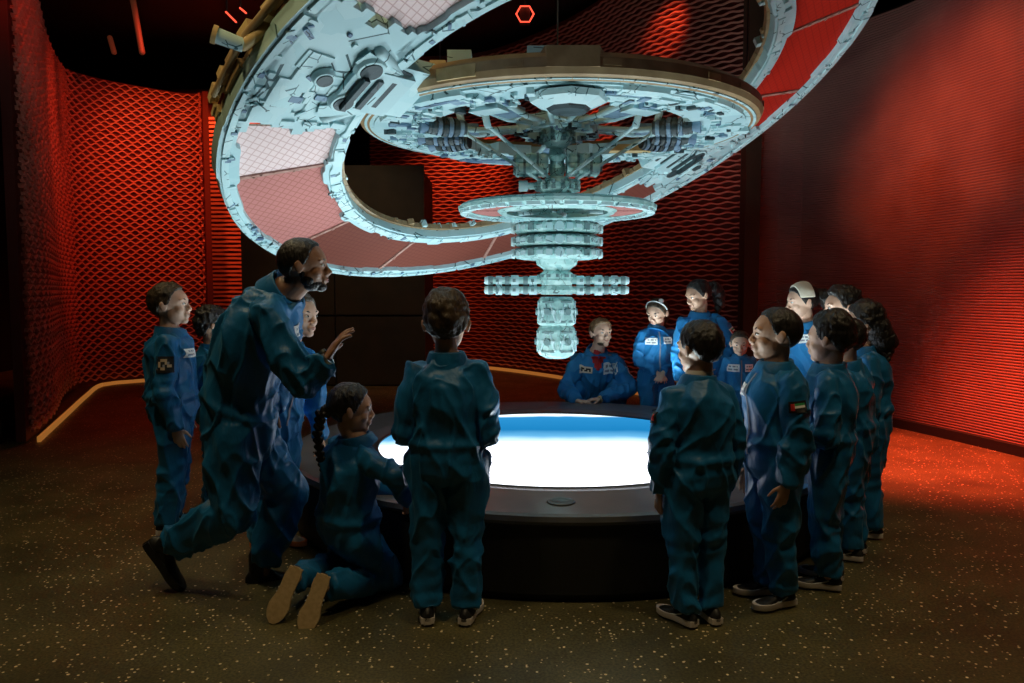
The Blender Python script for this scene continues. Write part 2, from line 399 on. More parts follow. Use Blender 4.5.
def ribs(acc, path, z0, z1, pitch=.026, dep=.006, side=1):
    P = resample(path, .3); T = np.gradient(P, axis=0); T /= np.linalg.norm(T, axis=1)[:, None]; N = np.stack([T[:, 1], -T[:, 0]], 1) * side
    nz = int((z1 - z0) / pitch); rows = []
    for i in range(nz):
        for f, o in ((0, 0), (.30, dep), (.62, dep), (.9, 0)): rows.append((z0 + (i + f) * pitch, o))
    n = len(P); V = []; F = []
    for z, o in rows: V += [(*p, z) for p in P + N * o]
    for r in range(len(rows) - 1):
        for i in range(n - 1): F.append((r * n + i, r * n + i + 1, (r + 1) * n + i + 1, (r + 1) * n + i))
    acc.add(V, F)
RW = [(2.92, 8.95), (3.35, 8.75), (3.94, 7.85), (4.37, 6.35), (4.6, 4.8), (4.7, 3.0), (4.7, 1.0)]
a = Acc(); ribs(a, RW, .07, 4.3, side=1); backing(RW, .0, 4.32, -.05, 1, a)
struct('wall_right', a, [M['rib'], M['black']])
a = backing(RW, 0, .09, .03, 0); struct('baseboard_right', a, [M['black']])
# dark wall in front of the left bay and the black post at the right
a = Acc(); a.box((-4.85, 6.35, 2.9), (.35, .9, 5.8)); a.box((-6.0, 5.9, 2.9), (2.2, .2, 5.8)); struct('wall_front_left', a, [M['black']])
a = Acc(); a.box((2.78, 8.85, 2.7), (.17, .22, 5.4)); struct('trim_1', a, [M['dark_panel']])
# amber kerb running along the wall foot, its lit look from emission
KL = [(-4.40, 6.85), (-5.0, 8.3), (-5.6, 9.75), (-6.02, 10.9), (-5.75, 11.35), (-5.2, 11.85), (-4.9, 11.85)]
for nm, P_, so in (('baseboard_left', KL, .01), ('baseboard_back', BW, .06)):
    a = backing([(x, y) for x, y in P_], 0, .05, so, 0, thick=.03); struct(nm, a, [M['lit_kerb']])
# outer black shell so no light leaks
a = Acc(); a.box((-8.9, 6.5, 2.9), (.2, 19, 5.8)); struct('wall_outer_left', a, [M['black']])
a = Acc(); a.box((8.9, 6.5, 2.9), (.2, 19, 5.8)); struct('wall_outer_right', a, [M['black']])
a = Acc(); a.box((0, 15.9, 2.9), (18, .2, 5.8)); struct('wall_outer_back', a, [M['black']])
a = Acc(); a.box((0, -2.9, 2.9), (18, .2, 5.8)); struct('wall_front', a, [M['black']])

# dark panelled kiosk box at the back
kb = empty('panelled_box', (-2.6, 11.3, 0), 'dark brown panelled box standing before the red slatted back wall', 'partition')
a = Acc(); a.box((0, .25, 1.55), (2.66, 1.1, 3.10)); link('core', a.mesh('core', [M['black']]), kb)
xs = [-1.34, .02, 1.34]
for i in range(2):
    for z0, z1 in ((.02, 1.02), (1.05, 3.2)):
        a = Acc(); a.box(((xs[i] + xs[i + 1]) / 2, -.33, (z0 + z1) / 2), (xs[i + 1] - xs[i] - .02, .05, z1 - z0)); link('panel', a.mesh('panel', [M['dark_panel']]), kb)

# ------------------------------------------------------------------ round table with the screen
TC = (.29, 4.96)
tb = empty('round_display_table', (*TC, 0), 'low round black table with a glowing planet screen in its top', 'table')
a = Acc(); a.lathe([(1.66, 0), (1.66, .03), (1.69, .04), (1.69, .35), (1.695, .36), (1.69, .375), (1.2, .375), (1.2, .3)], k=128, smooth=False)
link('base', a.mesh('base', [M['tside']]), tb)
a = Acc(); a.lathe([(1.19, .36), (1.70, .36), (1.715, .378), (1.712, .402), (1.69, .41), (1.30, .408), (1.185, .392), (1.17, .37)], k=128, closed=True)
link('table_top', a.mesh('table_top', [M['rimtop']]), tb)
a = Acc(); a.lathe([(1.165, .372), (1.186, .372), (1.186, .398), (1.165, .394)], k=128, closed=True)
link('screen_bezel', a.mesh('screen_bezel', [M['table']]), tb)
a = Acc(); a.lathe([(0.001, .386), (.4, .386), (.8, .386), (1.166, .386)][::-1] + [], k=96); 
sc = link('screen', a.mesh('screen', [M['screen']]), tb); tag(sc, 'glowing white and blue planet screen')
a = Acc(); a.lathe([(.001, .409), (.062, .409), (.068, .412), (.062, .417), (.05, .418), (.045, .414), (.001, .414)][::-1], c=(-.06, -1.50, 0), k=40, smooth=True)
ur = link('rim_puck', a.mesh('rim_puck', [M['gunmetal']]), tb)
for i in range(5):
    t = math.radians(-90 + 72 * i); x, y = 1.47 * math.cos(t), 1.47 * math.sin(t)
    if i: o = ur.copy(); C.objects.link(o); o.parent = tb; o.rotation_euler = (0, 0, math.radians(72 * i))  # further pucks added out of sight behind the visitors
    l = spot((TC[0] + x, TC[1] + y, .425), (TC[0] + x * .55, TC[1] + y * .55, 3.0), ADDED_SPOT_POWER, (.80, .98, 1.0), 140, .5, .05, 'added_underside_spot')  # spots added above the pucks to brighten the model's underside

# ------------------------------------------------------------------ hanging station model
ST = empty('space_station_model', (.294, 4.955, 2.475), 'huge hanging wheel-shaped space station model above the round table', 'model')
al, be = .4494, 2.4288
Nn = np.array([math.sin(al) * math.cos(be), math.sin(al) * math.sin(be), math.cos(al)])
Uu = nrm(np.cross([0, 1, 0], Nn)); Vv = np.cross(Nn, Uu); RM = np.array([Uu, Vv, Nn])   # row vectors: local @ RM
def part(name, acc, mats, parent=ST, label=None):
    o = link(name, acc.mesh(name, mats), parent)
    if label: o['label'] = label
    return o
def ringpt(r, deg, wv): t = math.radians(deg); return np.array([r * math.cos(t), r * math.sin(t), wv])
def sector(acc, r0, r1, a0, a1, w0, w1, n=None, mi=0, R=RM, bev=0.0):
    """annular block; r0/r1 may be functions of angle"""
    n = n or max(2, int(abs(a1 - a0) / 1.5)); f0 = r0 if callable(r0) else (lambda q: r0); f1 = r1 if callable(r1) else (lambda q: r1)
    V = []
    for i in range(n + 1):
        q = a0 + (a1 - a0) * i / n
        V += [ringpt(f0(q) + bev, q, w0), ringpt(f1(q) - bev, q, w0), ringpt(f1(q), q, w1), ringpt(f0(q), q, w1)]
    V = np.array(V)
    if R is not None: V = V @ R
    F = [(0, 3, 2, 1), (4 * n, 4 * n + 1, 4 * n + 2, 4 * n + 3)]
    for i in range(n):
        for s in range(4): a_ = 4 * i + s; b_ = 4 * i + (s + 1) % 4; F.append((a_, b_, b_ + 4, a_ + 4))
    acc.add(V, F, mi)
def steps(seed, base, amp, wmin=2, wmax=7):
    r = random.Random(seed); cuts = []; q = -30
    while q < 400: cuts.append((q, base + r.choice((-1, -.4, 0, 0, .5, 1)) * amp)); q += r.uniform(wmin, wmax)
    def f(x):
        x = x % 360
        for i in range(len(cuts) - 1):
            if cuts[i][0] <= x < cuts[i + 1][0]:
                t = (x - cuts[i][0]); 
                if t < .8 and i: return cuts[i - 1][1] + (cuts[i][1] - cuts[i - 1][1]) * t / .8
                return cuts[i][1]
        return base
    return f
def greeble(acc, r0, r1, a0, a1, w_, n, seed, smin=.02, smax=.09, R=RM, mi=(0,), h=(.008, .03)):
    """small raised plates and boxes on the underside"""
    r = random.Random(seed)
    for _ in range(n):
        rr = r.uniform(r0, r1); q = r.uniform(a0, a1); t = math.radians(q); s1 = r.uniform(smin, smax); s2 = r.uniform(smin, smax) * .6
        e = np.array([math.cos(t), math.sin(t), 0]); f_ = np.array([-math.sin(t), math.cos(t), 0]); g = np.array([0, 0, 1.0])
        if r.random() < .3: e, f_ = nrm(e + f_ * r.uniform(-1, 1)), nrm(f_ - e * r.uniform(-1, 1)); f_ = nrm(f_ - (f_ @ e) * e)
        RR = np.array([e, f_, g]); c = ringpt(rr, q, w_); hh = r.uniform(*h)
        if R is not None: RR = RR @ R; c = c @ R
        acc.box(c, (s1, s2, hh * 2), RR, r.choice(mi), taper=r.choice((1, 1, .8)))

W0, W1 = -.045, .022
# rims
a = Acc(); ri = steps(3, 2.02, .022, 4, 11); ro = steps(5, 2.125, .008, 6, 18)
for q in range(0, 360, 3): sector(a, ri, ro, q, q + 3, W0, W1, 6, bev=.008)
lo = steps(8, 2.06, .012, 5, 14)
for q in range(0, 360, 15): sector(a, lo, 2.105, q + .2, q + 14.6, W0 - .012, W0 + .01, 12, 1, bev=.004)
greeble(a, 2.03, 2.09, 0, 360, W0 - .008, 150, 11, .015, .05, mi=(0, 1, 0, 2), h=(.003, .009))
part('outer_rim', a, [M['hull'], M['hull2'], M['blue_hull']])
a = Acc(); ri = steps(13, 1.42, .008, 5, 14); ro = steps(15, 1.535, .026, 3, 8)
for q in range(0, 360, 3): sector(a, ri, ro, q, q + 3, W0, W1, 6, bev=.006)
lo = steps(18, 1.495, .012, 5, 12)
for q in range(0, 360, 15): sector(a, 1.44, lo, q + .2, q + 14.6, W0 - .012, W0 + .01, 12, 1, bev=.004)
greeble(a, 1.44, 1.51, 0, 360, W0 - .008, 130, 19, .015, .05, mi=(0, 1, 0, 2), h=(.003, .01))
part('inner_rim', a, [M['hull'], M['hull2'], M['blue_hull']])
a = Acc(); f = steps(21, 2.09, .03, 3, 9)
for q in range(0, 360, 4): sector(a, f, lambda x: 2.118, q, q + 3.8, W1 - .01, W1 + .03, 3, 0)
greeble(a, 2.06, 2.105, 0, 360, W1 + .03, 160, 23, .02, .07, mi=(0, 1), h=(.01, .03))
part('rim_fittings', a, [M['bronze'], M['gold']], label='bronze and gold fittings along the upper rim')
a = Acc()
for q in range(0, 360, 4): sector(a, 1.40, 1.47, q, q + 3.8, W1 - .01, W1 + .03, 3, 0)
greeble(a, 1.40, 1.50, 0, 360, W1 + .02, 160, 29, .03, .08, mi=(0, 1), h=(.01, .03))
part('inner_rim_fittings', a, [M['bronze'], M['hull2']])
# panels and joints
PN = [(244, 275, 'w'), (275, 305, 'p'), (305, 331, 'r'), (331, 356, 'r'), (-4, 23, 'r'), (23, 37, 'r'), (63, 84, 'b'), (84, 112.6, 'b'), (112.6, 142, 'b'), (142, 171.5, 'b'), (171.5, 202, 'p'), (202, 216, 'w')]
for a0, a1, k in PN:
    a = Acc(); sector(a, 1.46, 2.06, a0, a1, -.012, .0, None); part('solar_panel', a, [M['pan_' + k]], label={'w': 'honeycomb panel toned pale for the white light', 'p': 'pink honeycomb panel', 'b': 'honeycomb panel toned brown-red for the red light', 'r': 'panel toned deep red for the red light'}[k])  # each panel's colour holds the light falling on it
for q in (275, 305, 331, 356, 23, 84, 112.6, 142, 171.5, 202):
    a = Acc(); sector(a, 1.50, 2.03, q - .38, q + .38, -.022, .01, 2); greeble(a, 1.52, 2.0, q - .3, q + .3, -.022, 8, int(q), .01, .022, h=(.003, .006)); part('panel_joint', a, [M['joint']])
# broad structural plates where the arms meet the ring
def plate(cq, seed):
    s = Acc(); f0 = steps(seed, 1.60, .05, 3, 6)
    jag = steps(seed + 1, 0, 2.6, .05, .16)
    for i in range(12):      # radial slices with jagged ends
        r0 = 1.42 + i * .7 / 12; r1 = r0 + .7 / 12
        e0 = cq - 13.5 + jag(i * .9 * 1.7 % 300) * .35 + (1.4 if i % 7 < 3 else -.6); e1 = cq + 13.5 + jag((i * 1.3 + 90) % 300) * .35 - (1.2 if i % 5 < 2 else -.9)
        sector(s, r0, r1 + .001, e0, e1, W0, W1, 8)
    part('structural_plate', s, [M['hull']])
    d = Acc(); rr = random.Random(seed)
    for i in range(11):
        q0 = rr.uniform(cq - 12, cq + 8); r0 = rr.uniform(1.5, 1.9)
        sector(d, r0, r0 + rr.uniform(.05, .22), q0, q0 + rr.uniform(2.5, 9), W0 - rr.uniform(.006, .016), W0 + .01, 4, rr.choice((0, 0, 1)), bev=.012)
    greeble(d, 1.46, 2.05, cq - 12, cq + 12, W0 - .008, 22, seed + 4, .015, .08, mi=(0, 1, 0, 2), h=(.004, .013))
    part('raised_plating', d, [M['hull2'], M['hull'], M['blue_hull']])
    # sunken round hatches and docking ports
    for (r_, dq, rad) in ((1.62, -3.5, .065), (1.62, 5.5, .07), (1.80, 1.0, .05)):
        h = Acc(); c = ringpt(r_, cq + dq, W0 - .02) @ RM
        t0 = c; t1 = c - Nn * .025; h.cyl(t0, t1, rad * 1.2, rad, 24, 0); h.cyl(c - Nn * .024, c - Nn * .03, rad * .82, rad * .78, 24, 1)
        part('hatch', h, [M['hull2'], M['dark_hull']])
    # arm that reaches in to the hub disc
    m = Acc(); e = ringpt(1, cq, 0) @ RM; sd = ringpt(1, cq + 90, 0) @ RM
    inner = ringpt(1.16, cq, 0) @ RM; inner = np.array([inner[0], inner[1], .03])
    outer_ = ringpt(1.62, cq, W0 - .01) @ RM
    for s_ in (-1, 1):
        m.tube([outer_ + sd * .26 * s_, (outer_ + inner) / 2 + sd * .12 * s_ + Nn * -.02, inner + sd * .11 * s_], [.030, .034, .04], 8, 0)
        m.tube([outer_ + sd * .10 * s_ - Nn * .02, inner + sd * .04 * s_], [.018, .024], 8, 1)
        m.box(outer_ * .9 + inner * .1 + sd * .17 * s_ - Nn * .012, (.26, .09, .03), np.array([nrm(e + sd * .35 * s_), nrm(sd - e * .35 * s_), Nn]), 1, taper=.8); m.box(outer_ * .62 + inner * .38 + sd * .15 * s_ - Nn * .015, (.18, .05, .05), np.array([nrm(e + sd * .2 * s_), nrm(sd - e * .2 * s_), Nn]), 2)
    m.box((outer_ * .75 + inner * .25), (.34, .30, .10), np.array([e, sd, Nn])); m.box((outer_ * .4 + inner * .6) - Nn * .01, (.30, .36, .08), np.array([e, sd, Nn]), 1)
    for k in range(5):
        c = outer_ * (1 - k / 5) + inner * (k / 5) - Nn * .05; m.box(c, (.03, .24 - .02 * k, .03), np.array([e, sd, Nn]), 2)
    part('connecting_arm', m, [M['hull'], M['hull2'], M['dark_hull']])
plate(230, 41); plate(50, 61)
# docking pod cylinder and gold clusters at the outer edge (upper left)
a = Acc()
c0 = ringpt(2.17, 230.5, .02) @ RM; c1 = c0 + np.array([-.10, -.04, .03]); a.cyl(c0, c1, .030, .034, 20, 0); a.cyl(c1, c1 + nrm(c1 - c0) * .02, .040, .040, 20, 1)
a.tube([ringpt(2.1, 234, .05) @ RM, c0], .025, 8, 1)
part('docking_pod', a, [M['hull2'], M['gold']])
a = Acc(); r = random.Random(77)
for i in range(34):
    q = r.uniform(216, 262); c = ringpt(2.11 + r.uniform(0, .03), q, r.uniform(.03, .11)) @ RM
    t = math.radians(q); e = np.array([math.cos(t), math.sin(t), 0]) @ RM; f2 = np.array([-math.sin(t), math.cos(t), 0]) @ RM
    a.box(c, (r.uniform(.02, .05), r.uniform(.04, .12), r.uniform(.02, .05)), np.array([e, f2, Nn]), r.choice((0, 0, 1)))
for i in range(4):
    q = 220 + i * 11; p = ringpt(2.16, q, .06) @ RM; p2 = ringpt(2.16, q + 9, .06) @ RM; a.tube([p, p2], .018, 8, 1)
part('gold_machinery', a, [M['gold'], M['bronze']], label='gold machinery clusters on the upper left rim')

# hub disc (horizontal wheel)
I3 = np.eye(3)
a = Acc(); f0 = steps(101, .86, .05, 4, 12)
for q in range(0, 360, 3): sector(a, f0, 1.17, q, q + 3, -.055, .03, 6, R=I3)
for q in range(0, 360, 6): sector(a, 1.16, 1.24, q + .1, q + 5.9, -.045, .04, 6, R=I3, bev=.01)
r = random.Random(5)
for i in range(60):
    q0 = r.uniform(0, 360); r0 = r.uniform(.88, 1.1); sector(a, r0, min(1.22, r0 + r.uniform(.04, .16)), q0, q0 + r.uniform(4, 18), -.055 - r.uniform(.006, .022), -.04, 6, r.choice((0, 1, 1, 2)), R=I3, bev=.01)
greeble(a, .88, 1.10, 0, 360, -.065, 200, 31, .02, .08, R=I3, mi=(0, 1, 1, 2, 3), h=(.005, .022))
part('hub_disc', a, [M['hull'], M['hull2'], M['blue_hull'], M['dark_hull']])
a = Acc()
prof = [(1.20, -.05), (1.255, -.03), (1.27, .0), (1.265, .05), (1.22, .085), (1.1, .10), (1.1, .06), (1.18, .03)]
a.lathe(prof, k=120, closed=True)
for i in range(18):
    q = i * 20 + r.uniform(-6, 6); sector(a, 1.235, 1.273, q, q + r.uniform(3, 12), r.uniform(-.02, .01), r.uniform(.03, .045), 6, i % 3 == 0, R=I3)
part('rim_band', a, [M['bronze'], M['gold']], label='bronze band around the edge of the hub disc')
a = Acc(); sector(a, .84, .92, -25, 25, -.09, -.05, R=I3)
# raised roof block at the near rim, with a saucer below it
a = Acc(); a.box((0, -1.12, .085), (.34, .22, .06), taper=.8); a.box((.0, -1.22, .05), (.26, .10, .10)); a.box((-.16, -1.14, .08), (.12, .12, .08), mi=1)
part('roof_block', a, [M['bronze'], M['hull2']])
a = Acc(); a.lathe([(.001, -.13), (.12, -.13), (.20, -.10), (.21, -.07), (.14, -.05), (.001, -.05)], c=(0, -.98, 0), k=8); a.lathe([(.001, -.15), (.10, -.15), (.12, -.125), (.001, -.12)], c=(0, -.98, 0), k=8, mi=1)
part('saucer_bay', a, [M['hull2'], M['dark_hull']])
a = Acc(); a.box((-.58, -.74, .16), (.13, .12, .13), mi=1); a.box((-.70, -.72, .13), (.12, .14, .10), mi=0, taper=.7); a.box((-.63, -.73, .06), (.26, .16, .10), mi=0); part('equipment_box', a, [M['gold'], M['hull2']], label='gold and pale equipment box on top of the hub disc')
# spokes and inner wheel
for q in (0, 180, 238, 270, 302, 90):
    t = math.radians(q); e = np.array([math.cos(t), math.sin(t), 0]); f_ = np.array([-e[1], e[0], 0]); a = Acc()
    for s_ in (-1, 1): a.tube([e * .10 + f_ * .03 * s_ + [0, 0, -.02], e * .5 + f_ * .07 * s_ + [0, 0, -.05], e * .90 + f_ * .10 * s_ + [0, 0, -.03]], .018, 8, 0)
    for k in range(6):
        x = .2 + .11 * k; s_ = 1 if k % 2 else -1; a.tube([e * x + f_ * .06 * s_ + [0, 0, -.04], e * (x + .11) - f_ * .07 * s_ + [0, 0, -.04]], .010, 6, 1)
    a.box(e * .62 + np.array([0, 0, -.03]), (.22, .13, .05), np.array([e, f_, [0, 0, 1]]), 2); a.box(e * .80 + np.array([0, 0, -.06]), (.12, .20, .04), np.array([e, f_, [0, 0, 1]]), 0, taper=.8)
    part('spoke', a, [M['hull'], M['hull2'], M['blue_hull'], M['dark_hull']])
a = Acc()
for q in range(0, 360, 15): sector(a, .20, .27, q, q + 14.4, -.06, .02, 6, R=I3, bev=.012)
greeble(a, .20, .27, 0, 360, -.06, 60, 37, .02, .06, R=I3, mi=(0, 1, 2), h=(.005, .02))
part('inner_wheel', a, [M['hull2'], M['blue_hull'], M['dark_hull']])
# ribbed engine pods around the inside of the disc
for q in (160, 176, 20, 4, 200, -20):
    t = math.radians(q); e = np.array([math.cos(t), math.sin(t), 0]); f_ = np.array([-e[1], e[0], 0]); a = Acc(); c = e * .74 + np.array([0, 0, -.07])
    for k in range(6):
        p = c + e * (.035 * k - .10); a.cyl(p, p + e * .024, .062 - .004 * abs(k - 2.5), None, 16, k % 2)
    a.cyl(c - e * .12, c + e * .12, .045, None, 14, 1)
    a.cyl(c + e * .11, c + e * .17, .03, .05, 16, 0)
    part('engine_pod', a, [M['blue_hull'], M['dark_hull']])
a = Acc(); a.box((.56, .55, -.05), (.30, .10, .05), taper=.6); part('gold_hatch', a, [M['gold']])
# angled braces from disc to spindle
for q, z1 in ((200, -.40), (340, -.40), (225, -.36), (315, -.36)):
    t = math.radians(q); a = Acc(); a.tube([(math.cos(t) * .62, math.sin(t) * .62, -.10), (math.cos(t) * .05, math.sin(t) * .05, z1)], .012, 8); a.tube([(math.cos(t) * .62, math.sin(t) * .62, -.10), (math.cos(t) * .66, math.sin(t) * .66, .02)], .022, 8)
    part('brace', a, [M['hull2']])

# spindle: z in station space, 0 = disc plane
def Z(py): return PX(556, py, 4.955)[2] - 2.475
def turned(name, prof, k=24, mi=0, mats=None, smooth=False, extra=None):
    a = Acc(); a.lathe([(r_, Z(y_)) for r_, y_ in prof][::-1], k=k, mi=mi, smooth=smooth)
    if extra: extra(a)
    return part(name, a, mats or [M['module'], M['grey_hull'], M['hull2']])
def studs(a, ys, rad, n, s, mi=1):
    for y_ in ys:
        for i in range(n):
            t = 2 * PI * i / n; a.box((rad * math.cos(t), rad * math.sin(t), Z(y_)), (s * 1.4, s, s), np.array([[math.cos(t), math.sin(t), 0], [-math.sin(t), math.cos(t), 0], [0, 0, 1]]), mi)
turned('hub_cap', [(.001, 92), (.10, 93), (.12, 97), (.12, 103), (.085, 107), (.10, 111), (.095, 118), (.06, 120), (.001, 121)], extra=lambda a: studs(a, (100, 114), .105, 12, .022))
turned('node_sphere', [(.001, 118), (.05, 119), (.075, 124), (.10, 130), (.105, 137), (.09, 143), (.06, 148), (.001, 151)], 20, extra=lambda a: (studs(a, (127, 134, 141), .10, 10, .026), studs(a, (131, 138), .10, 7, .02, 0)))
def twin(a):
    for s_ in (-1, 1):
        for k, z_ in enumerate((161, 169.5)):
            for yy in (-.07, .07):
                a.cyl((.06 * s_, yy, Z(z_)), (.27 * s_, yy, Z(z_)), .036, None, 14, 0)
                for m_ in range(5): a.cyl(((.08 + .042 * m_) * s_, yy, Z(z_)), ((.095 + .042 * m_) * s_, yy, Z(z_)), .041, None, 14, m_ % 2)
                a.cyl((.27 * s_, yy, Z(z_)), (.285 * s_, yy, Z(z_)), .03, .022, 12, 1)
        a.box((.16 * s_, 0, Z(165)), (.12, .08, .05), mi=2)
turned('twin_module', [(.001, 149), (.05, 150), (.055, 156), (.045, 162), (.055, 168), (.045, 176), (.001, 178)], 14, extra=twin)
def nodeb(a):
    a.cyl((-.24, 0, Z(186)), (-.08, 0, Z(186)), .022, None, 12, 0); a.cyl((-.25, 0, Z(186)), (-.19, 0, Z(186)), .036, None, 14, 2); a.cyl((.08, 0, Z(186)), (.15, 0, Z(186)), .05, .04, 14, 0)
    studs(a, (184, 189), .128, 14, .024)
turned('docking_node', [(.001, 176), (.06, 177), (.10, 181), (.13, 184), (.13, 189), (.10, 194), (.07, 197), (.06, 202), (.001, 203)], 20, extra=nodeb)
zr = Z(210)
a = Acc(); a.lathe([(.60, zr - .025), (.64, zr - .01), (.645, zr + .012), (.62, zr + .03), (.57, zr + .02), (.565, zr - .01)], k=96, closed=True)
for i in range(36): sector(a, .58, .635, i * 10 + .5, i * 10 + 8, zr - .032, zr - .01, 3, 1, R=I3, bev=.004)
part('lower_ring_rim', a, [M['module'], M['hull2']])
a = Acc(); a.lathe([(.33, zr - .02), (.37, zr - .028), (.39, zr - .01), (.38, zr + .02), (.34, zr + .02)], k=72, closed=True)
for i in range(6):
    t = i * PI / 3 + .3; a.tube([(.06 * math.cos(t), .06 * math.sin(t), zr), (.35 * math.cos(t), .35 * math.sin(t), zr)], .018, 8, 1)
part('lower_ring_hub', a, [M['module'], M['hull2']])
for i in range(8):
    a = Acc(); sector(a, .375, .585, i * 45 + 3, i * 45 + 42, zr - .006, zr + .006, 8, R=I3); part('lower_ring_panel', a, [M['pan_p'] if i % 4 in (0, 3) else M['hull']])
for k, (y0, y1) in enumerate(((223, 235.5), (235.8, 247.8), (248, 260))):
    a = Acc(); a.lathe([(r_, Z(y_)) for r_, y_ in [(.001, y0), (.22, y0 + .2), (.265, y0 + 1.5), (.28, y0 + 4), (.28, y1 - 4), (.265, y1 - 1.5), (.22, y1 - .2), (.001, y1)]][::-1], k=28)
    for i in range(28):
        t = 2 * PI * i / 28; R_ = np.array([[math.cos(t), math.sin(t), 0], [-math.sin(t), math.cos(t), 0], [0, 0, 1]])
        a.box((.278 * math.cos(t), .278 * math.sin(t), Z((y0 + y1) / 2)), (.02, .04, .026 if i % 2 else .04), R_, 1 if i % 3 == 0 else 2)
        a.box((.262 * math.cos(t), .262 * math.sin(t), Z(y0 + 1.6)), (.02, .03, .012), R_, 1)
    for t in (-PI / 2, 0, PI / 2, PI):
        c = np.array([.275 * math.cos(t), .275 * math.sin(t), Z((y0 + y1) / 2)]); d = np.array([math.cos(t), math.sin(t), 0]); a.cyl(c, c + d * .025, .034, .028, 12, 2)
    part('habitat_drum', a, [M['module'], M['grey_hull'], M['hull2']])
turned('neck_collar', [(.001, 259), (.14, 260), (.13, 265), (.10, 268), (.085, 271), (.11, 274), (.11, 278), (.001, 279)], 24, extra=lambda a: studs(a, (263, 276), .115, 12, .02))
for y_ in (280.5, 290):
    a = Acc(); z_ = Z(y_)
    a.lathe([(.001, z_ - .032), (.10, z_ - .03), (.11, z_), (.10, z_ + .03), (.001, z_ + .032)], k=20)
    for s_ in (-1, 1):
        a.cyl((.08 * s_, 0, z_), (.45 * s_, 0, z_), .024, None, 14, 0)
        for x, rad, L_ in ((.13, .032, .05), (.19, .030, .03), (.25, .036, .05), (.31, .030, .03), (.36, .033, .04), (.42, .030, .03)):
            a.cyl((x * s_, 0, z_), ((x + L_) * s_, 0, z_), rad, None, 14, 2 if L_ > .03 else 1)
        for x in (.16, .28, .39): a.box((x * s_, -.033, z_), (.02, .012, .02), mi=1)
        a.cyl((.45 * s_, 0, z_), (.475 * s_, 0, z_), .03, .022, 14, 2)
    part('boom', a, [M['module'], M['grey_hull'], M['hull2']])
def caps(a, y0, y1, rad):
    zc = (Z(y0) + Z(y1)) / 2; hh = abs(Z(y0) - Z(y1))
    for i in range(6):
        t = PI / 6 + i * PI / 3 - PI / 2 + PI / 6 * 0; R_ = np.array([[math.cos(t), math.sin(t), 0], [-math.sin(t), math.cos(t), 0], [0, 0, 1]])
        c = np.array([rad * math.cos(t), rad * math.sin(t), zc])
        a.box(c, (.016, .10, hh * .12), R_, 2); a.cyl(c, c + R_[0] * .02, .026, .022, 14, 1)
        for s_ in (-1, 1): a.tube([c + R_[1] * .05 * s_ - [0, 0, hh * .32], c + R_[1] * .015 * s_ + [0, 0, hh * .30]], .007, 6, 2)
        a.box(c + np.array([0, 0, hh * .36]), (.014, .08, .012), R_, 1); a.box(c - np.array([0, 0, hh * .36]), (.014, .09, .012), R_, 1)
turned('upper_capsule', [(.001, 296), (.10, 297), (.118, 300), (.118, 312), (.128, 318), (.128, 323), (.105, 326), (.001, 327)], 12, extra=lambda a: caps(a, 298, 325, .118))
turned('lower_capsule', [(.001, 325), (.11, 326), (.125, 329), (.132, 345), (.132, 349), (.11, 355), (.07, 358), (.001, 358.5)], 12, extra=lambda a: caps(a, 328, 354, .124))
# hanging cables
for x, y_ in ((-1.4, -1.2), (1.5, .9), (0, .0), (-.9, 1.5)):
    a = Acc(); a.tube([(x, y_, 0.05 if x == 0 else .1), (x, y_, 3.3)], .006, 6); part('hanging_cable', a, [M['gunmetal']])

# ------------------------------------------------------------------ ceiling fixtures
c = PX(525, 14, 6.6); t = empty('hexagonal_lamp', tuple(c), 'small red glowing hexagonal lamp overhead in the middle', 'lamp')
a = Acc(); pts = [(.075 * math.cos(k * PI / 3), .0, .075 * math.sin(k * PI / 3)) for k in range(7)]; a.tube(pts, .007, 8); link('glow_ring', a.mesh('glow_ring', [M['redglow']]), t)
a = Acc(); a.tube([(0, .03, .05), (0, .03, 5.8 - c[2])], .01, 6); a.box((0, .06, 0), (.09, .06, .13)); link('housing', a.mesh('housing', [M['gunmetal']]), t)
for k, (p0, p1) in enumerate((((226, 12), (236, 22)), ((240, 8), (246, 13)))):
    A_, B_ = PX(*p0, 6.2), PX(*p1, 6.2); t = empty('tube_lamp', tuple(A_), ('lower of two small red tube lamps above the left rim' if k == 0 else 'upper of two small red tube lamps above the left rim'), 'lamp', 'small red tube lamps')
    a = Acc(); a.tube([(0, 0, 0), B_ - A_], .007, 8); link('glow_tube', a.mesh('glow_tube', [M['redglow']]), t)
    a = Acc(); a.tube([(0, .02, .0), (0, .02, 5.8 - A_[2])], .008, 6); a.tube([(0, .018, 0), (B_ - A_) + (0, .018, 0)], .010, 8); link('housing', a.mesh('housing', [M['gunmetal']]), t)
for i, (p0, p1, d) in enumerate((((133, 0), (142, 52), 9.0), ((110, 38), (114, 52), 10.0))):
    a = Acc(); a.tube([PX(*p0, d), PX(*p1, d)], .035, 8); o = link('hanging_bar', a.mesh('hanging_bar', [M['amber']]))
    tag(o, ('longer dim orange bar hanging from the dark ceiling at the left' if i == 0 else 'short dim orange bar under the dark ceiling at far left'), 'bar')
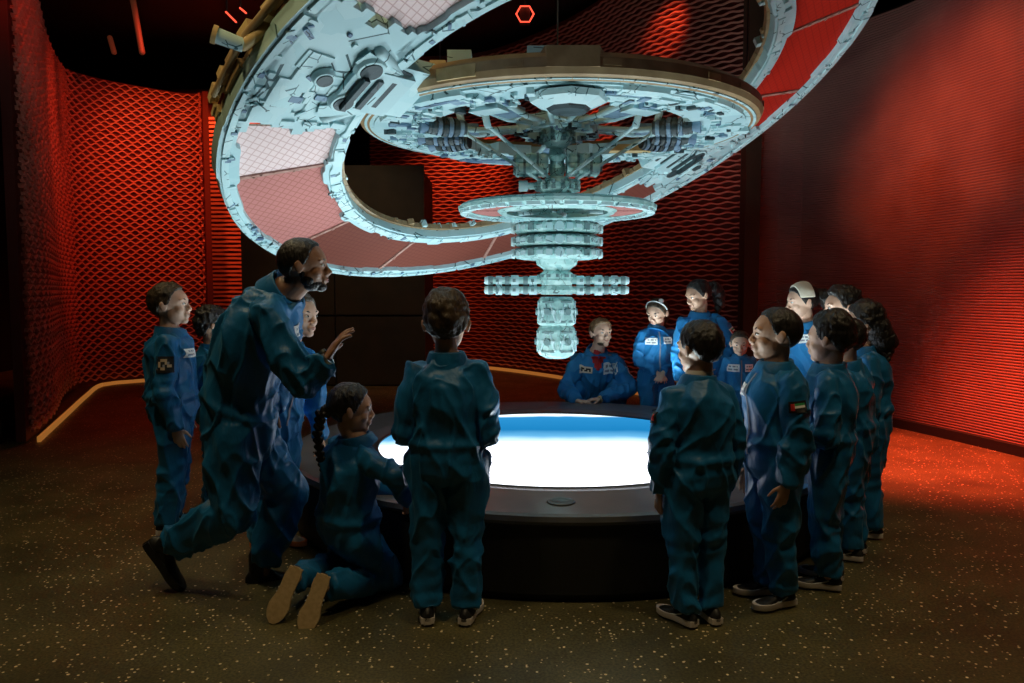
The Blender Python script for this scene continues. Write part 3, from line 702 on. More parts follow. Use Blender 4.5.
# ------------------------------------------------------------------ people
def voxel(acc, size, smooth=1.0, its=2, disp=None):
    """merge all the volumes of acc into one continuous surface"""
    me = acc.mesh('tmp'); o = bpy.data.objects.new('tmp', me); C.objects.link(o)
    md = o.modifiers.new('r', 'REMESH'); md.mode = 'VOXEL'; md.voxel_size = size
    if its:
        sm = o.modifiers.new('s', 'SMOOTH'); sm.factor = .5; sm.iterations = its
    dg = bpy.context.evaluated_depsgraph_get(); ev = o.evaluated_get(dg); m = bpy.data.meshes.new_from_object(ev)
    bpy.data.objects.remove(o); bpy.data.meshes.remove(me)
    if disp is not None:
        n = len(m.vertices); co = np.empty(n * 3); no = np.empty(n * 3)
        m.vertices.foreach_get('co', co); m.vertices.foreach_get('normal', no)
        co = co.reshape(-1, 3); no = no.reshape(-1, 3); co += no * disp(co, no)[:, None]
        m.vertices.foreach_set('co', co.ravel()); m.update()
    m.polygons.foreach_set('use_smooth', [True] * len(m.polygons)); return m

def finish(m, mats, loc):
    for k in mats: m.materials.append(k)
    m.transform(__import__('mathutils').Matrix.Translation(-Vector(loc))); m.update(); return m

def vnoise(P):
    """smooth value noise on an array of points, -1..1"""
    I = np.floor(P).astype(np.int64); f = P - I; f = f * f * (3 - 2 * f); out = 0
    for dx in (0, 1):
        for dy in (0, 1):
            for dz in (0, 1):
                J = I + (dx, dy, dz); h = (J[:, 0] * 73856093) ^ (J[:, 1] * 19349663) ^ (J[:, 2] * 83492791)
                h = (h ^ (h >> 13)) * 1274126177; h = (h ^ (h >> 16)) & 0xffff
                wv = (f[:, 0] if dx else 1 - f[:, 0]) * (f[:, 1] if dy else 1 - f[:, 1]) * (f[:, 2] if dz else 1 - f[:, 2])
                out = out + wv * (h / 32767.5 - 1)
    return out

def rel(c, Rm, s, p): return np.asarray(c) + (np.asarray(p, float) * s) @ Rm

def hand(acc, wr, d, pn, th, L, curl=.35, spread=.04, curls=None, arm=None):
    d = nrm(d); pn = nrm(pn - (pn @ d) * d); lat = nrm(np.cross(d, pn)); lat = lat if lat @ th > 0 else -lat
    acc.ellipsoid(wr + d * .27 * L, (.21 * L, .31 * L, .085 * L), np.array([lat, d, pn]), 14, 10)
    acc.ellipsoid(wr + d * .40 * L, (.215 * L, .14 * L, .08 * L), np.array([lat, d, pn]), 14, 8)
    acc.tube([wr - (d if arm is None else arm) * .22 * L, wr + d * .1 * L], [.14 * L, .13 * L], 10, flat=.8, up=pn)
    for k, ln in enumerate((.42, .48, .45, .35)):
        o = (1.5 - k); b = wr + d * (.47 - .02 * abs(o)) * L + lat * o * .105 * L; dd = nrm(d + lat * o * spread * 2)
        c = curls[k] if curls else curl + .06 * k; pts = [b]; ang = c * .5
        for s_, f in enumerate((.46, .30, .24)):
            v = dd * math.cos(ang) + pn * math.sin(ang); pts.append(pts[-1] + v * ln * L * f); ang += c * (1.0 if s_ == 0 else .8)
        acc.tube(pts, [.050 * L, .047 * L, .043 * L, .036 * L], 8)
    b = wr + d * .14 * L + lat * .14 * L; v = nrm(d * .62 + lat * .7 + pn * .35); v2 = nrm(d * .85 + lat * .35 + pn * .35)
    acc.tube([b, b + v * .20 * L, b + v * .20 * L + v2 * .15 * L, b + v * .20 * L + v2 * .27 * L], [.065 * L, .058 * L, .05 * L, .04 * L], 8)

def head(acc, c, Rm, s, child=True, fem=False, jaw=1.0):
    E = lambda p, r, R=None: acc.ellipsoid(rel(c, Rm, s, p), [k * s for k in r], Rm if R is None else R, 20, 14)
    E((0, -.045, .115), (.365, .435, .38)); E((0, .06, .08), (.33, .36, .33))
    E((0, .09, -.14), (.275, .285, .335)); E((0, .275 if child else .30, -.395), (.115 * jaw, .10, .085)); E((0, .12, -.33), (.205 * jaw, .22, .13))
    for x in (-1, 1):
        E((.155 * x, .235, -.13), (.115, .115, .12)); E((.14 * x, .335, .095), (.12, .055, .045))
        E((.055 * x, .415, -.165), (.038, .04, .032))
        # ears: a shell tilted outwards
        a_ = .35 * x; Re = np.array([[math.cos(a_), math.sin(a_), 0], [-math.sin(a_), math.cos(a_), 0], [0, 0, 1]]) @ Rm
        E((.368 * x, -.03, -.035), (.034, .08, .115), Re); E((.398 * x, -.05, .01), (.024, .065, .085), Re)
    tp = [(0, .372, .04), (0, .41, -.05), (0, .452 if child else .475, -.135), (0, .43, -.175)]
    acc.tube([rel(c, Rm, s, p) for p in tp], [.035 * s, .04 * s, .052 * s, .035 * s], 10)
    E((0, .395, -.245), (.085, .035, .024)); E((0, .388, -.298), (.075, .036, .026)); E((0, .36, -.27), (.12, .05, .08))

def hair_shell(c, Rm, s, style, seed=0):
    """one volume of hair that hugs the skull and ends at the hairline"""
    a = Acc(); nu, nv = 96, 64; th = 2 * PI * np.arange(nu) / nu; V = []
    t = dict(short=.045, crop=.024, curly=.07, wavy=.075, long=.045, big=.11, tall=.07)[style]
    for i in range(nv + 1):
        f = -PI / 2 + PI * i / nv
        V.append(np.stack([math.cos(f) * np.sin(th), math.cos(f) * np.cos(th), 0 * th + math.sin(f)], 1))
    D = np.concatenate(V); z = D[:, 2]; az = np.abs(np.degrees(np.arctan2(D[:, 0], D[:, 1])))
    P = D * np.array((.370, .442, .392)) + np.array((0, -.045, .11))
    line = np.interp(az, [0, 25, 45, 60, 72, 82, 92, 102, 125, 180], [.335, .34, .30, .20, .02, -.02, .055, -.02, -.20, -.29] if style != 'long' else [.33, .32, .26, .12, -.02, -.12, -.02, -.05, -.25, -.30])
    if style == 'crop': line = line + np.where(az < 60, .02, 0)
    zc = P[:, 2]; m = np.clip((zc - line) / .05 + .5, 0, 1); m = m * m * (3 - 2 * m)
    n1 = vnoise(P * np.array((14, 14, 14)) + seed * 7.3); n2 = vnoise(P * np.array((30, 30, 12)) + seed * 3.1); n3 = vnoise(P * 6 + seed)
    amp = dict(short=.014, crop=.005, curly=.035, wavy=.024, long=.010, big=.045, tall=.02)[style]
    top = np.clip((zc - .2) / .3, 0, 1)
    th_ = t * (.5 + .8 * top) + amp * (n1 + .7 * n2) + amp * n3
    if style in ('tall', 'wavy'): th_ = th_ + top * .045 * (1 + .5 * n3)
    if style == 'curly': th_ = th_ + top * .03
    off = m * np.maximum(th_, .006) - (1 - m) * .09
    P = P + D * off[:, None]
    P = rel(c, Rm, s, P); F = []
    for i in range(nv):
        for j in range(nu):
            p = i * nu + j; q = i * nu + (j + 1) % nu; F.append((p, q, q + nu, p + nu))
    a.add(P, F, 0, True); return a

def lock(a, pts, rad, seed=0, k=16):
    """wavy tapering tress"""
    pts = [np.asarray(p, float) for p in pts]; n = 26; out = []; rr = []
    for i in range(n + 1):
        t = i / n * (len(pts) - 1); j = min(int(t), len(pts) - 2); u = t - j
        out.append(pts[j] * (1 - u) + pts[j + 1] * u + .006 * np.array([math.sin(i * 1.3 + seed), math.cos(i * 1.1 + seed), 0])); rr.append(rad[j] * (1 - u) + rad[j + 1] * u + .004 * math.sin(i * 1.9 + seed))
    a.tube(out, [max(.004, r_) for r_ in rr], k)

def braid(a, pts, r0, r1, n=14):
    pts = [np.asarray(p, float) for p in pts]
    for i in range(n):
        t = (i + .5) / n * (len(pts) - 1); j = min(int(t), len(pts) - 2); u = t - j; c = pts[j] * (1 - u) + pts[j + 1] * u
        d = nrm(pts[j + 1] - pts[j]); sd = nrm(np.cross(d, (.3, 1, .2))); r = r0 + (r1 - r0) * i / n
        for s_ in (-1, 1): a.tube([c + sd * r * .75 * s_ - d * r * .6, c - sd * r * .25 * s_ + d * r * .7], [r * .62, r * .5], 10)

def shoe_parts(person, loc, ank, toe, up, L, kind):
    toe = nrm(toe); up = nrm(up - (up @ toe) * toe); lat = np.cross(toe, up); Rm = np.array([lat, toe, up])
    o = ank - toe * .27 * L - up * .24 * L     # heel at the sole's bottom
    ys = np.linspace(0, 1, 17); W = np.interp(ys, [0, .04, .15, .35, .5, .7, .85, .95, 1], [.05, .105, .135, .125, .13, .175, .155, .10, .04])
    Ht = np.interp(ys, [0, .05, .15, .32, .45, .6, .8, .93, 1], [.20, .29, .33, .34, .27, .20, .15, .12, .06]); cx = np.interp(ys, [0, .5, 1], [0, .0, .0])
    a = Acc(); k = 20; th = 2 * PI * np.arange(k) / k; rings = []
    for y, w_, h_ in zip(ys, W, Ht):
        xx = np.sign(np.cos(th)) * np.abs(np.cos(th)) ** .7 * w_ * .96; zz = np.sin(th); zz = np.where(zz > 0, zz ** .9 * (h_ - .08), zz * .02) + .08
        xx = xx * np.where(zz > .16, 1 - (zz - .16) * 1.9, 1); rings.append(rel(o, Rm, L, np.stack([xx, 0 * xx + y, zz], 1)))
    a.loft(rings)
    boot = kind == 'boot'
    if boot: a.tube([rel(o, Rm, L, (0, .2, .2)), rel(o, Rm, L, (0, .2, .55))], [.14 * L, .15 * L], 16)
    if kind in ('runner', 'grey'):
        for i in range(4): a.box(rel(o, Rm, L, (0, .46 + .06 * i, .26 - .035 * i)), (.13 * L, .018 * L, .02 * L), Rm, 2)
        for s_ in (-1, 1): a.tube([rel(o, Rm, L, (.125 * s_, .62, .10)), rel(o, Rm, L, (.128 * s_, .45, .13)), rel(o, Rm, L, (.118 * s_, .28, .20))], [.014 * L] * 3, 6, 2)
    if kind == 'striped':
        for i in range(3):
            for s_ in (-1, 1): a.tube([rel(o, Rm, L, (.142 * s_, .42 + .08 * i, .07)), rel(o, Rm, L, (.085 * s_, .36 + .08 * i, .24))], [.013 * L] * 2, 6, 2)
    um = {'runner': 'shoe', 'grey': 'shoe_grey', 'striped': 'shoe', 'boot': 'boot', 'orange': 'shoe_grey'}[kind]; sm = {'runner': 'sole', 'grey': 'sole', 'striped': 'gum', 'boot': 'boot', 'orange': 'orange'}[kind]
    m = finish(a.mesh('shoe', []), [M[um], M[um], M['white']], loc); sh = link('boot' if boot else 'shoe', m, person)
    b = Acc(); lo = []; hi = []; th_ = .12 if kind != 'striped' else .085
    P = [(w_, y) for y, w_ in zip(ys, W)] + [(-w_, y) for y, w_ in zip(ys[::-1], W[::-1])]
    R0 = np.array([(x * 1.0, y, 0.0 + .05 * max(0, y - .8)) for x, y in P]); R1 = np.array([(x * 1.07, y, .02) for x, y in P]); R2 = np.array([(x * 1.05, y, th_) for x, y in P])
    b.loft([rel(o, Rm, L, q) for q in (R0, R1, R2)], 0)
    b.box(rel(o, Rm, L, (0, .12, .065)), (.24 * L, .20 * L, .11 * L), Rm)
    m = finish(b.mesh('sole', []), [M[sm]], loc); link('sole', m, sh)

def patch(person, loc, bvh, name, c, n, up, w_, h_, grid, label=None):
    """cloth badge that follows the suit's surface; grid = rows (top first) of material keys"""
    n = nrm(n); up = nrm(up - (up @ n) * n); lat = np.cross(up, n); R_, K = len(grid), len(grid[0]); V = []; ok = True
    h0 = bvh.ray_cast(Vector(c + n * .5), Vector(-n), 1.0)[0]
    if h0 is None: return None
    for i in range(R_ + 1):
        for j in range(K + 1):
            p = c + lat * (j / K - .5) * w_ + up * (.5 - i / R_) * h_
            hit = bvh.ray_cast(Vector(p + n * .5), Vector(-n), 1.0)[0]
            q = np.array(hit) if hit is not None else None
            if q is None or abs((q - np.array(h0)) @ n) > .05: q = p - n * ((p - np.array(h0)) @ n)
            V.append(q + n * .0035)
    keys = sorted({k for row in grid for k in row if k}); a = Acc(); F = []; MI = []
    a.add(V, []); n_ = len(V); back = [v - n * .003 for v in V]
    for i in range(R_):
        for j in range(K):
            if grid[i][j] == '': continue
            p = i * (K + 1) + j; a.F.append([p, p + K + 1, p + K + 2, p + 1]); a.MI.append(keys.index(grid[i][j])); a.sm.append(False)
    o = link(name, finish(a.mesh(name, []), [M[k] for k in keys], loc), person)
    md = o.modifiers.new('thick', 'SOLIDIFY'); md.thickness = .002; md.offset = 1
    if label: o['label'] = label
    return o

TAG = [['white'] * 12, ['white', 'white', 'grey', 'grey', 'white', 'grey', 'grey', 'grey', 'white', 'grey', 'white', 'white'], ['white'] * 12, ['white', 'grey', 'grey', 'grey', 'grey', 'white', 'grey', 'grey', 'grey', 'grey', 'white', 'white'], ['white'] * 12]
FLAG = [['blackcloth'] * 10, ['blackcloth', 'red', 'red'] + ['green'] * 6 + ['blackcloth'], ['blackcloth', 'red', 'red'] + ['white'] * 6 + ['blackcloth'], ['blackcloth', 'red', 'red'] + ['blackcloth'] * 7, ['blackcloth'] * 10]
FLAGX = [['white'] * 10, ['white', 'red', 'red'] + ['green'] * 6 + ['white'], ['white', 'red', 'red'] + ['white'] * 7, ['white', 'red', 'red'] + ['blackcloth'] * 6 + ['white'], ['white'] * 10]
MIR = lambda g: [row[::-1] for row in g]

def person(label, px, d, top=None, yaw=0, h=None, hy=None, hp=0, roll=0, Hh=.158, hair='short', haircol='hair', skin='skin2', suit='suit', arms=None, legs=None,
           J=None, feet=None, stance=.055, shoes='runner', lean=0.0, tags=(), flags=(), face=True, sw=.094, vox=.0055, folds=1.0, curl=.35, wide=1.0, hands=None, zipper=False, extra=None, seed=0, child=True, shift=(0, 0), toes=None, ss=1.0, group=None):
    J = J or {}; g = PX(px, 400, d); g[2] = 0; g = np.array([g[0], d, 0.0])
    if h is None: h = PX(px, top, d)[2]
    hd = Hh * h * (1.06 if child else 1.0)
    F = np.array([math.sin(math.radians(yaw)), math.cos(math.radians(yaw)), 0]); R = np.array([F[1], -F[0], 0]); Z_ = np.array([0, 0, 1.0])
    hy = yaw if hy is None else hy
    a_, b_ = math.radians(hy), math.radians(hp); hf = np.array([math.sin(a_) * math.cos(b_), math.cos(a_) * math.cos(b_), math.sin(b_)])
    hr = np.array([math.cos(a_), -math.sin(a_), 0]); hu = np.cross(hr, hf); rr = math.radians(roll); hr, hu = hr * math.cos(rr) + hu * math.sin(rr), hu * math.cos(rr) - hr * math.sin(rr)
    HM = np.array([hr, hf, hu])
    pel = J.get('pel', g + Z_ * .50 * h); neck = J.get('neck', g + Z_ * (.812 if child else .822) * h + F * lean * h + np.array([*shift, 0]) * .7)
    hc = J.get('head', g + Z_ * (h - hd * .5 - .006) + F * (lean * 1.3 * h + .02 * hd) + np.array([*shift, 0]))
    spine = nrm(neck - pel); Fs = nrm(F - (F @ spine) * spine); Rs = np.cross(Fs, spine)
    bow = J.get('bow', .0) ; mid = (pel + neck) / 2 - Fs * bow * h
    def sp(t): return (1 - t) ** 2 * pel + 2 * t * (1 - t) * (2 * mid - (pel + neck) / 2) + t * t * neck
    shc = neck - spine * .052 * h
    sh = {1: shc + Rs * sw * h * wide, -1: shc - Rs * sw * h * wide}
    for s_, k in ((1, 'shR'), (-1, 'shL')):
        if k in J: sh[s_] = J[k]
    hip = {s_: pel + Rs * .055 * h * s_ - spine * .02 * h for s_ in (1, -1)}
    el = {}; wr = {}; pn = {}
    for s_, k in ((1, 'R'), (-1, 'L')):
        ar = (arms or {}).get(k, 'down')
        if ar == 'down': el[s_] = sh[s_] + R * .034 * h * s_ - Z_ * .175 * h - F * .01 * h; wr[s_] = el[s_] - Z_ * .145 * h + F * .035 * h - R * .005 * h * s_
        elif ar == 'front': el[s_] = sh[s_] + R * .034 * h * s_ - Z_ * .172 * h - F * .010 * h; wr[s_] = el[s_] + F * .125 * h - R * .055 * h * s_ - Z_ * .035 * h
        elif ar == 'clasp': el[s_] = sh[s_] + R * .035 * h * s_ - Z_ * .17 * h + F * .0 * h; wr[s_] = el[s_] + F * .09 * h - R * .105 * h * s_ - Z_ * .075 * h
        elif ar == 'hip': el[s_] = sh[s_] + R * .10 * h * s_ - Z_ * .145 * h - F * .02 * h; wr[s_] = el[s_] - R * .09 * h * s_ - Z_ * .11 * h + F * .05 * h
        else: el[s_], wr[s_] = ar
    kn = {}; an = {}; td = {}
    for s_, k in ((1, 'R'), (-1, 'L')):
        lg = (legs or {}).get(k)
        if lg: kn[s_], an[s_], td[s_] = lg[:3]
        else:
            an[s_] = g + R * stance * h * s_ + Z_ * .048 * h - F * .02 * h; kn[s_] = (hip[s_] * .46 + an[s_] * .54) + F * .012 * h
            t_ = math.radians(yaw + (toes or 0) + 10 * s_); td[s_] = np.array([math.sin(t_), math.cos(t_), 0])
    base = J.get('base', g)
    P = empty('person', tuple(base), label, 'person', group); loc = tuple(base)
    # --- the body under the clothes, one surface
    a = Acc(); head(a, hc, HM, hd, child)
    nb = rel(hc, HM, hd, (0, -.10, -.30)); nr = .052 * h if child else .045 * h
    a.tube([rel(hc, HM, hd, (0, -.06, -.1)), nb, neck - spine * .02 * h], [.20 * hd, .185 * hd if child else .23 * hd, .21 * hd if child else .26 * hd], 16)
    a.tube([neck, sp(.75), sp(.4), sp(0)], [.04 * h, .07 * h, .065 * h, .07 * h], 14)
    a.tube([sh[-1], shc, sh[1]], [.028 * h, .04 * h, .028 * h], 12)
    HL = .108 * h
    for s_ in (1, -1):
        a.tube([sh[s_], el[s_]], [.024 * h, .016 * h], 10); a.tube([el[s_], wr[s_]], [.016 * h, .015 * h], 10)
        k = 'R' if s_ > 0 else 'L'; hs = (hands or {}).get(k)
        if hs: dd, pp, tt, cc = hs
        else:
            dd = nrm(nrm(wr[s_] - el[s_]) + (0, 0, -.15)); pp = -Rs * s_ * 1.0 + F * .1; tt = F * 1.0 + Z_ * .4; cc = curl
            if (arms or {}).get(k) in ('front', 'clasp'): pp = -Rs * s_ * .5 - Z_; tt = Z_ * .5 - Rs * s_
        hand(a, wr[s_], np.asarray(dd, float), np.asarray(pp, float), np.asarray(tt, float), HL, cc if not hasattr(cc, '__len__') else .3, curls=cc if hasattr(cc, '__len__') else None, arm=nrm(wr[s_] - el[s_]))
        a.tube([hip[s_], kn[s_]], [.042 * h, .026 * h], 10); a.tube([kn[s_], an[s_]], [.026 * h, .018 * h], 10)
        a.tube([an[s_], an[s_] + td[s_] * .05 * h - np.asarray((legs or {}).get(k, (0, 0, 0, Z_))[3] if len((legs or {}).get(k, (0, 0, 0, Z_))) > 3 else Z_) * .022 * h], [.018 * h, .010 * h], 10)
    bm = finish(voxel(a, min(.005, vox), its=2), [M[skin]], loc); link('body', bm, P)
    # --- flight suit
    a = Acc(); th = 2 * PI * np.arange(28) / 28; rings = []
    for t, rx, ry in ((-.22, .075, .062), (-.12, .108, .085), (.02, .115, .092), (.15, .111, .088), (.30, .108, .085), (.38, .110, .087), (.55, .118, .092), (.72, .120, .090), (.82, .108, .080), (.90, .082, .064), (.96, .060, .052), (.99, .050, .047)):
        c = pel + (sp(.001) - pel) + (pel - sp(.02)) * (-t / .02) if t < 0 else sp(t)
        e = .8; cx = np.sign(np.cos(th)) * np.abs(np.cos(th)) ** e; sy = np.sign(np.sin(th)) * np.abs(np.sin(th)) ** e
        kx = (wide * sw / .104 if t > .3 else 1)
        rings.append(c + (rx * h * kx * .92 * cx)[:, None] * Rs + (ry * h * sy)[:, None] * Fs)
    a.loft(rings)
    for s_ in (1, -1):
        a.tube([shc + Rs * .04 * h * s_, sh[s_]], [.040 * h, .036 * h], 14)
        m_ = (sh[s_] + el[s_]) / 2
        a.tube([sh[s_] - spine * .006 * h, m_, el[s_]], [.037 * h, .042 * h, .038 * h], 14)
        fd = nrm(wr[s_] - el[s_]); a.tube([el[s_], (el[s_] + wr[s_]) / 2, wr[s_] - fd * .03 * h], [.039 * h, .036 * h, .028 * h], 14)
        a.loft([wr[s_] - fd * .045 * h + .031 * h * q for q in [np.cos(th)[:, None] * nrm(np.cross(fd, (.3, .5, .81))) + np.sin(th)[:, None] * np.cross(fd, nrm(np.cross(fd, (.3, .5, .81))))]] + [wr[s_] + fd * .004 * h + .029 * h * q for q in [np.cos(th)[:, None] * nrm(np.cross(fd, (.3, .5, .81))) + np.sin(th)[:, None] * np.cross(fd, nrm(np.cross(fd, (.3, .5, .81))))]])
        a.tube([hip[s_] + spine * .01 * h, (hip[s_] + kn[s_]) / 2, kn[s_]], [.069 * h, .060 * h, .049 * h], 16)
        ld = nrm(an[s_] - kn[s_]); u1 = nrm(np.cross(ld, (.31, .9, .2))); u2 = np.cross(ld, u1); q = np.cos(th)[:, None] * u1 + np.sin(th)[:, None] * u2
        a.tube([kn[s_], kn[s_] + ld * .02 * h], [.049 * h, .047 * h], 16)
        a.loft([kn[s_] + .047 * h * q, (kn[s_] + an[s_]) / 2 + .045 * h * q, an[s_] - ld * .06 * h + .042 * h * q, an[s_] - ld * (.004 if not legs else .03) * h + .041 * h * q])
    joints = [el[1], el[-1], kn[1], kn[-1]] + [an[1], an[-1]]; axes = [nrm(wr[1] - sh[1]), nrm(wr[-1] - sh[-1]), nrm(an[1] - hip[1]), nrm(an[-1] - hip[-1]), nrm(an[1] - kn[1]), nrm(an[-1] - kn[-1])]
    wst = sp(.10)
    def disp(co, no):
        q = co - np.array(g) + seed * 3.7
        A1 = np.array([[1, .35, .4], [-.3, 1, -.25], [-.3, .2, .55]])
        wrp = np.stack([vnoise(q * 5 + 3), vnoise(q * 5 + 31), vnoise(q * 5 + 57)], 1) * .05
        Q1 = q + wrp; A2 = np.array([[1, -.3, -.35], [.3, 1, .3], [.35, -.2, .42]])
        r1 = (1 - np.abs(vnoise((Q1 @ A1.T) * (11, 11, 6)))) ** 3; r2 = (1 - np.abs(vnoise((Q1 @ A2.T) * (15, 15, 6) + 5))) ** 4; r3 = vnoise(q * 6 + 40)
        D = (.017 * (r1 - .3) + .013 * (r2 - .22) + .006 * r3) * folds * (h / 1.35)
        wob = vnoise(q * 14) * 2.5
        wq = vnoise(q * 7 + 9) * 5; wm = .5 + .5 * vnoise(q * 11 + 2)
        for jp, ax, kk in zip(joints, axes, (1, 1, 1.2, 1.2, 1.1, 1.1)):
            v = co - jp; dd = np.linalg.norm(v, axis=1); s = v @ ax
            D += .0052 * kk * folds * np.sin(2 * PI * s / .075 + wob * .6 + wq) * wm * np.exp(-(dd / .13) ** 2)
        v = co - wst; s = v @ spine; rad = np.linalg.norm(v - s[:, None] * spine, axis=1) < .15 * h
        D += np.where(rad, .012 * np.exp(-((s - .03) / .022) ** 2), 0)
        return D
    sm_ = voxel(a, vox + .001, its=9, disp=disp)
    bvh = BVHTree.FromPolygons([v.co[:] for v in sm_.vertices], [p.vertices[:] for p in sm_.polygons])
    so = link('flight_suit', finish(sm_, [M[suit]], loc), P)
    # collar
    a = Acc(); nd = nrm(nb - neck + spine * .03 * h); u1 = nrm(Rs - (Rs @ nd) * nd); u2 = np.cross(nd, u1); k = 28; th = 2 * PI * np.arange(k) / k
    rg = []; fr = .5 * (1 + np.cos(th - (PI / 2 if (u2 @ Fs) > 0 else -PI / 2)))
    for z0, r0 in ((-.030, .068), (-.004, .060), (.020, .054), (.024, .051), (.018, .048), (-.02, .05)):
        rg.append(neck + nd * h * .0 + (r0 * h * (np.cos(th)[:, None] * u1 + np.sin(th)[:, None] * u2)) + ((z0 - .020 * fr * (z0 > 0)) * h)[:, None] * nd)
    a.loft(rg); link('collar', finish(a.mesh('collar', []), [M[suit]], loc), so)
    for q in tags:
        x, z, w_, h_ = q[:4]; g_ = q[4] if len(q) > 4 else TAG
        patch(so, loc, bvh, 'name_tag' if g_ is TAG else 'badge', sp(.72) + Rs * x * h + spine * z * h, Fs, spine, w_ * h, h_ * h, g_)
    for s_, g_ in flags:
        m_ = sh[s_] * .60 + el[s_] * .40; ax = nrm(sh[s_] - el[s_]); patch(so, loc, bvh, 'flag_patch', m_, Rs * s_ + Fs * .25, ax, .055 * h, .036 * h, g_)
    if zipper: patch(so, loc, bvh, 'zip', sp(.47), Fs, spine, .008 * h, .27 * h, [['grey']] * 16)
    for s_, k_ in ((1, 'R'), (-1, 'L')):
        up_ = (legs or {}).get(k_); up_ = up_[3] if up_ and len(up_) > 3 else Z_
        shoe_parts(P, loc, an[s_], td[s_], np.asarray(up_, float), .166 * h * ss if child else .16 * h, shoes if isinstance(shoes, str) else shoes[0 if s_ > 0 else 1])
    # hair
    hs_ = hair_shell(hc, HM, hd, hair, seed); ho = link('hair', finish(hs_.mesh('hair', []), [M[haircol]], loc), P)
    if face:
        for x in (-1, 1):
            a = Acc(); a.ellipsoid(rel(hc, HM, hd, (.138 * x, .352, .002)), (.054 * hd, .042 * hd, .026 * hd), HM, 14, 10, 0); a.ellipsoid(rel(hc, HM, hd, (.135 * x, .386, .002)), (.024 * hd, .012 * hd, .024 * hd), HM, 12, 8, 1)
            link('eye', finish(a.mesh('eye', []), [M['eyewhite'], M['iris']], loc), P)
            a = Acc(); a.tube([rel(hc, HM, hd, q) for q in ((.07 * x, .393, .085), (.14 * x, .388, .11), (.215 * x, .345, .09))], [.012 * hd, .016 * hd, .008 * hd], 8); link('eyebrow', finish(a.mesh('eyebrow', []), [M['hair']], loc), P)
        a = Acc(); a.tube([rel(hc, HM, hd, q) for q in ((-.085, .385, -.268), (-.03, .424, -.262), (0, .42, -.266), (.03, .424, -.262), (.085, .385, -.268))], [.007 * hd, .013 * hd, .011 * hd, .013 * hd, .007 * hd], 8)
        a.tube([rel(hc, HM, hd, q) for q in ((-.06, .395, -.292), (0, .418, -.300), (.06, .395, -.292))], [.008 * hd, .016 * hd, .008 * hd], 8)
        link('mouth', finish(a.mesh('mouth', []), [M['lip']], loc), P)
    if extra: extra(dict(P=P, loc=loc, hc=hc, HM=HM, hd=hd, neck=neck, sp=sp, Rs=Rs, Fs=Fs, spine=spine, h=h, wr=wr, el=el, bvh=bvh, so=so, hair=ho, haircol=haircol))
    return P

def sub(c, name, acc, mats, parent=None, label=None):
    o = link(name, finish(acc.mesh(name, []), [M[m_] for m_ in mats], c['loc']), parent or c['P'])
    if label: o['label'] = label
    return o
def H_(c, *pts): return [rel(c['hc'], c['HM'], c['hd'], p) for p in pts]
def band(c, pts, r, name, matk, flat=.45):
    a = Acc(); a.tube(H_(c, *pts), r * c['hd'], 10); sub(c, name, a, [matk])
def arc_over(y, tilt=0.0, k=1.17, n=17):
    out = []
    for t in np.linspace(.12, PI - .12, n):
        yy = y + tilt * math.sin(t); f = math.sqrt(max(.05, 1 - ((yy + .045) / .47) ** 2)); out.append((.370 * f * math.cos(t) * k, yy, .11 + .392 * f * math.sin(t) * k))
    return out
# --- left side
def patch_disc(c):
    m_ = c['el'][1] * .45 + c['sp'](.93) * .0 + (c['neck'] - c['spine'] * .04 * c['h'] + c['Rs'] * .108 * c['h']) * .55
    g_ = [['blackcloth'] * 8, ['blackcloth', 'blackcloth', 'tan', 'tan', 'tan', 'blackcloth', 'blackcloth', 'blackcloth'], ['blackcloth', 'tan', 'blackcloth', 'blackcloth', 'tan', 'grey', 'blackcloth', 'blackcloth'], ['blackcloth', 'tan', 'blackcloth', 'grey', 'blackcloth', 'tan', 'tan', 'blackcloth'], ['blackcloth', 'blackcloth', 'tan', 'tan', 'blackcloth', 'blackcloth', 'blackcloth', 'blackcloth'], ['blackcloth'] * 8]
    patch(c['so'], c['loc'], c['bvh'], 'sleeve_badge', m_, c['Rs'], c['spine'], .09, .09, g_)
person('boy in teal flight suit standing at far left with round sleeve badge, looking right', 172, 4.31, 283, yaw=72, hy=84, hp=6, hair='short', haircol='hair_brown', skin='skin', suit='suit_shaded', tags=[(.055, -.0, .062, .034)], extra=patch_disc, seed=1, stance=.07, arms={'R': 'down'})
person('curly-haired child mostly hidden between the far-left boy and the leaning man', 214, 4.75, 308, yaw=60, hair='big', suit='suit_shaded', skin='skin2', shoes='grey', face=False, seed=2)

def man_extra(c):
    a = Acc(); wr = c['wr'][1]; fd = nrm(wr - c['el'][1]); u1 = nrm(np.cross(fd, (0, 0, 1))); u2 = np.cross(fd, u1); th = 2 * PI * np.arange(24) / 24; q = np.cos(th)[:, None] * u1 + np.sin(th)[:, None] * u2
    a.loft([wr + fd * .002 + .032 * q, wr + fd * .022 + .031 * q]); a.cyl(wr + fd * .012 - u2 * .030, wr + fd * .012 - u2 * .042, .019, None, 18, 1); sub(c, 'wristwatch', a, ['metal', 'gunmetal'])
    # short beard
    a = Acc(); E = lambda p, r: a.ellipsoid(rel(c['hc'], c['HM'], c['hd'], p), [k * c['hd'] for k in r], c['HM'], 18, 12)
    E((0, .285, -.395), (.135, .115, .095)); E((0, .13, -.345), (.225, .225, .13)); 
    for x in (-1, 1): E((.20 * x, .08, -.24), (.07, .13, .14)); E((.245 * x, .0, -.12), (.045, .06, .13))
    sub(c, 'beard', a, ['hair'])
    patch(c['so'], c['loc'], c['bvh'], 'badge', c['sp'](.8) + c['Rs'] * .08, c['Fs'], c['spine'], .08, .05, TAG)
_m = lambda *p: PX(*p)
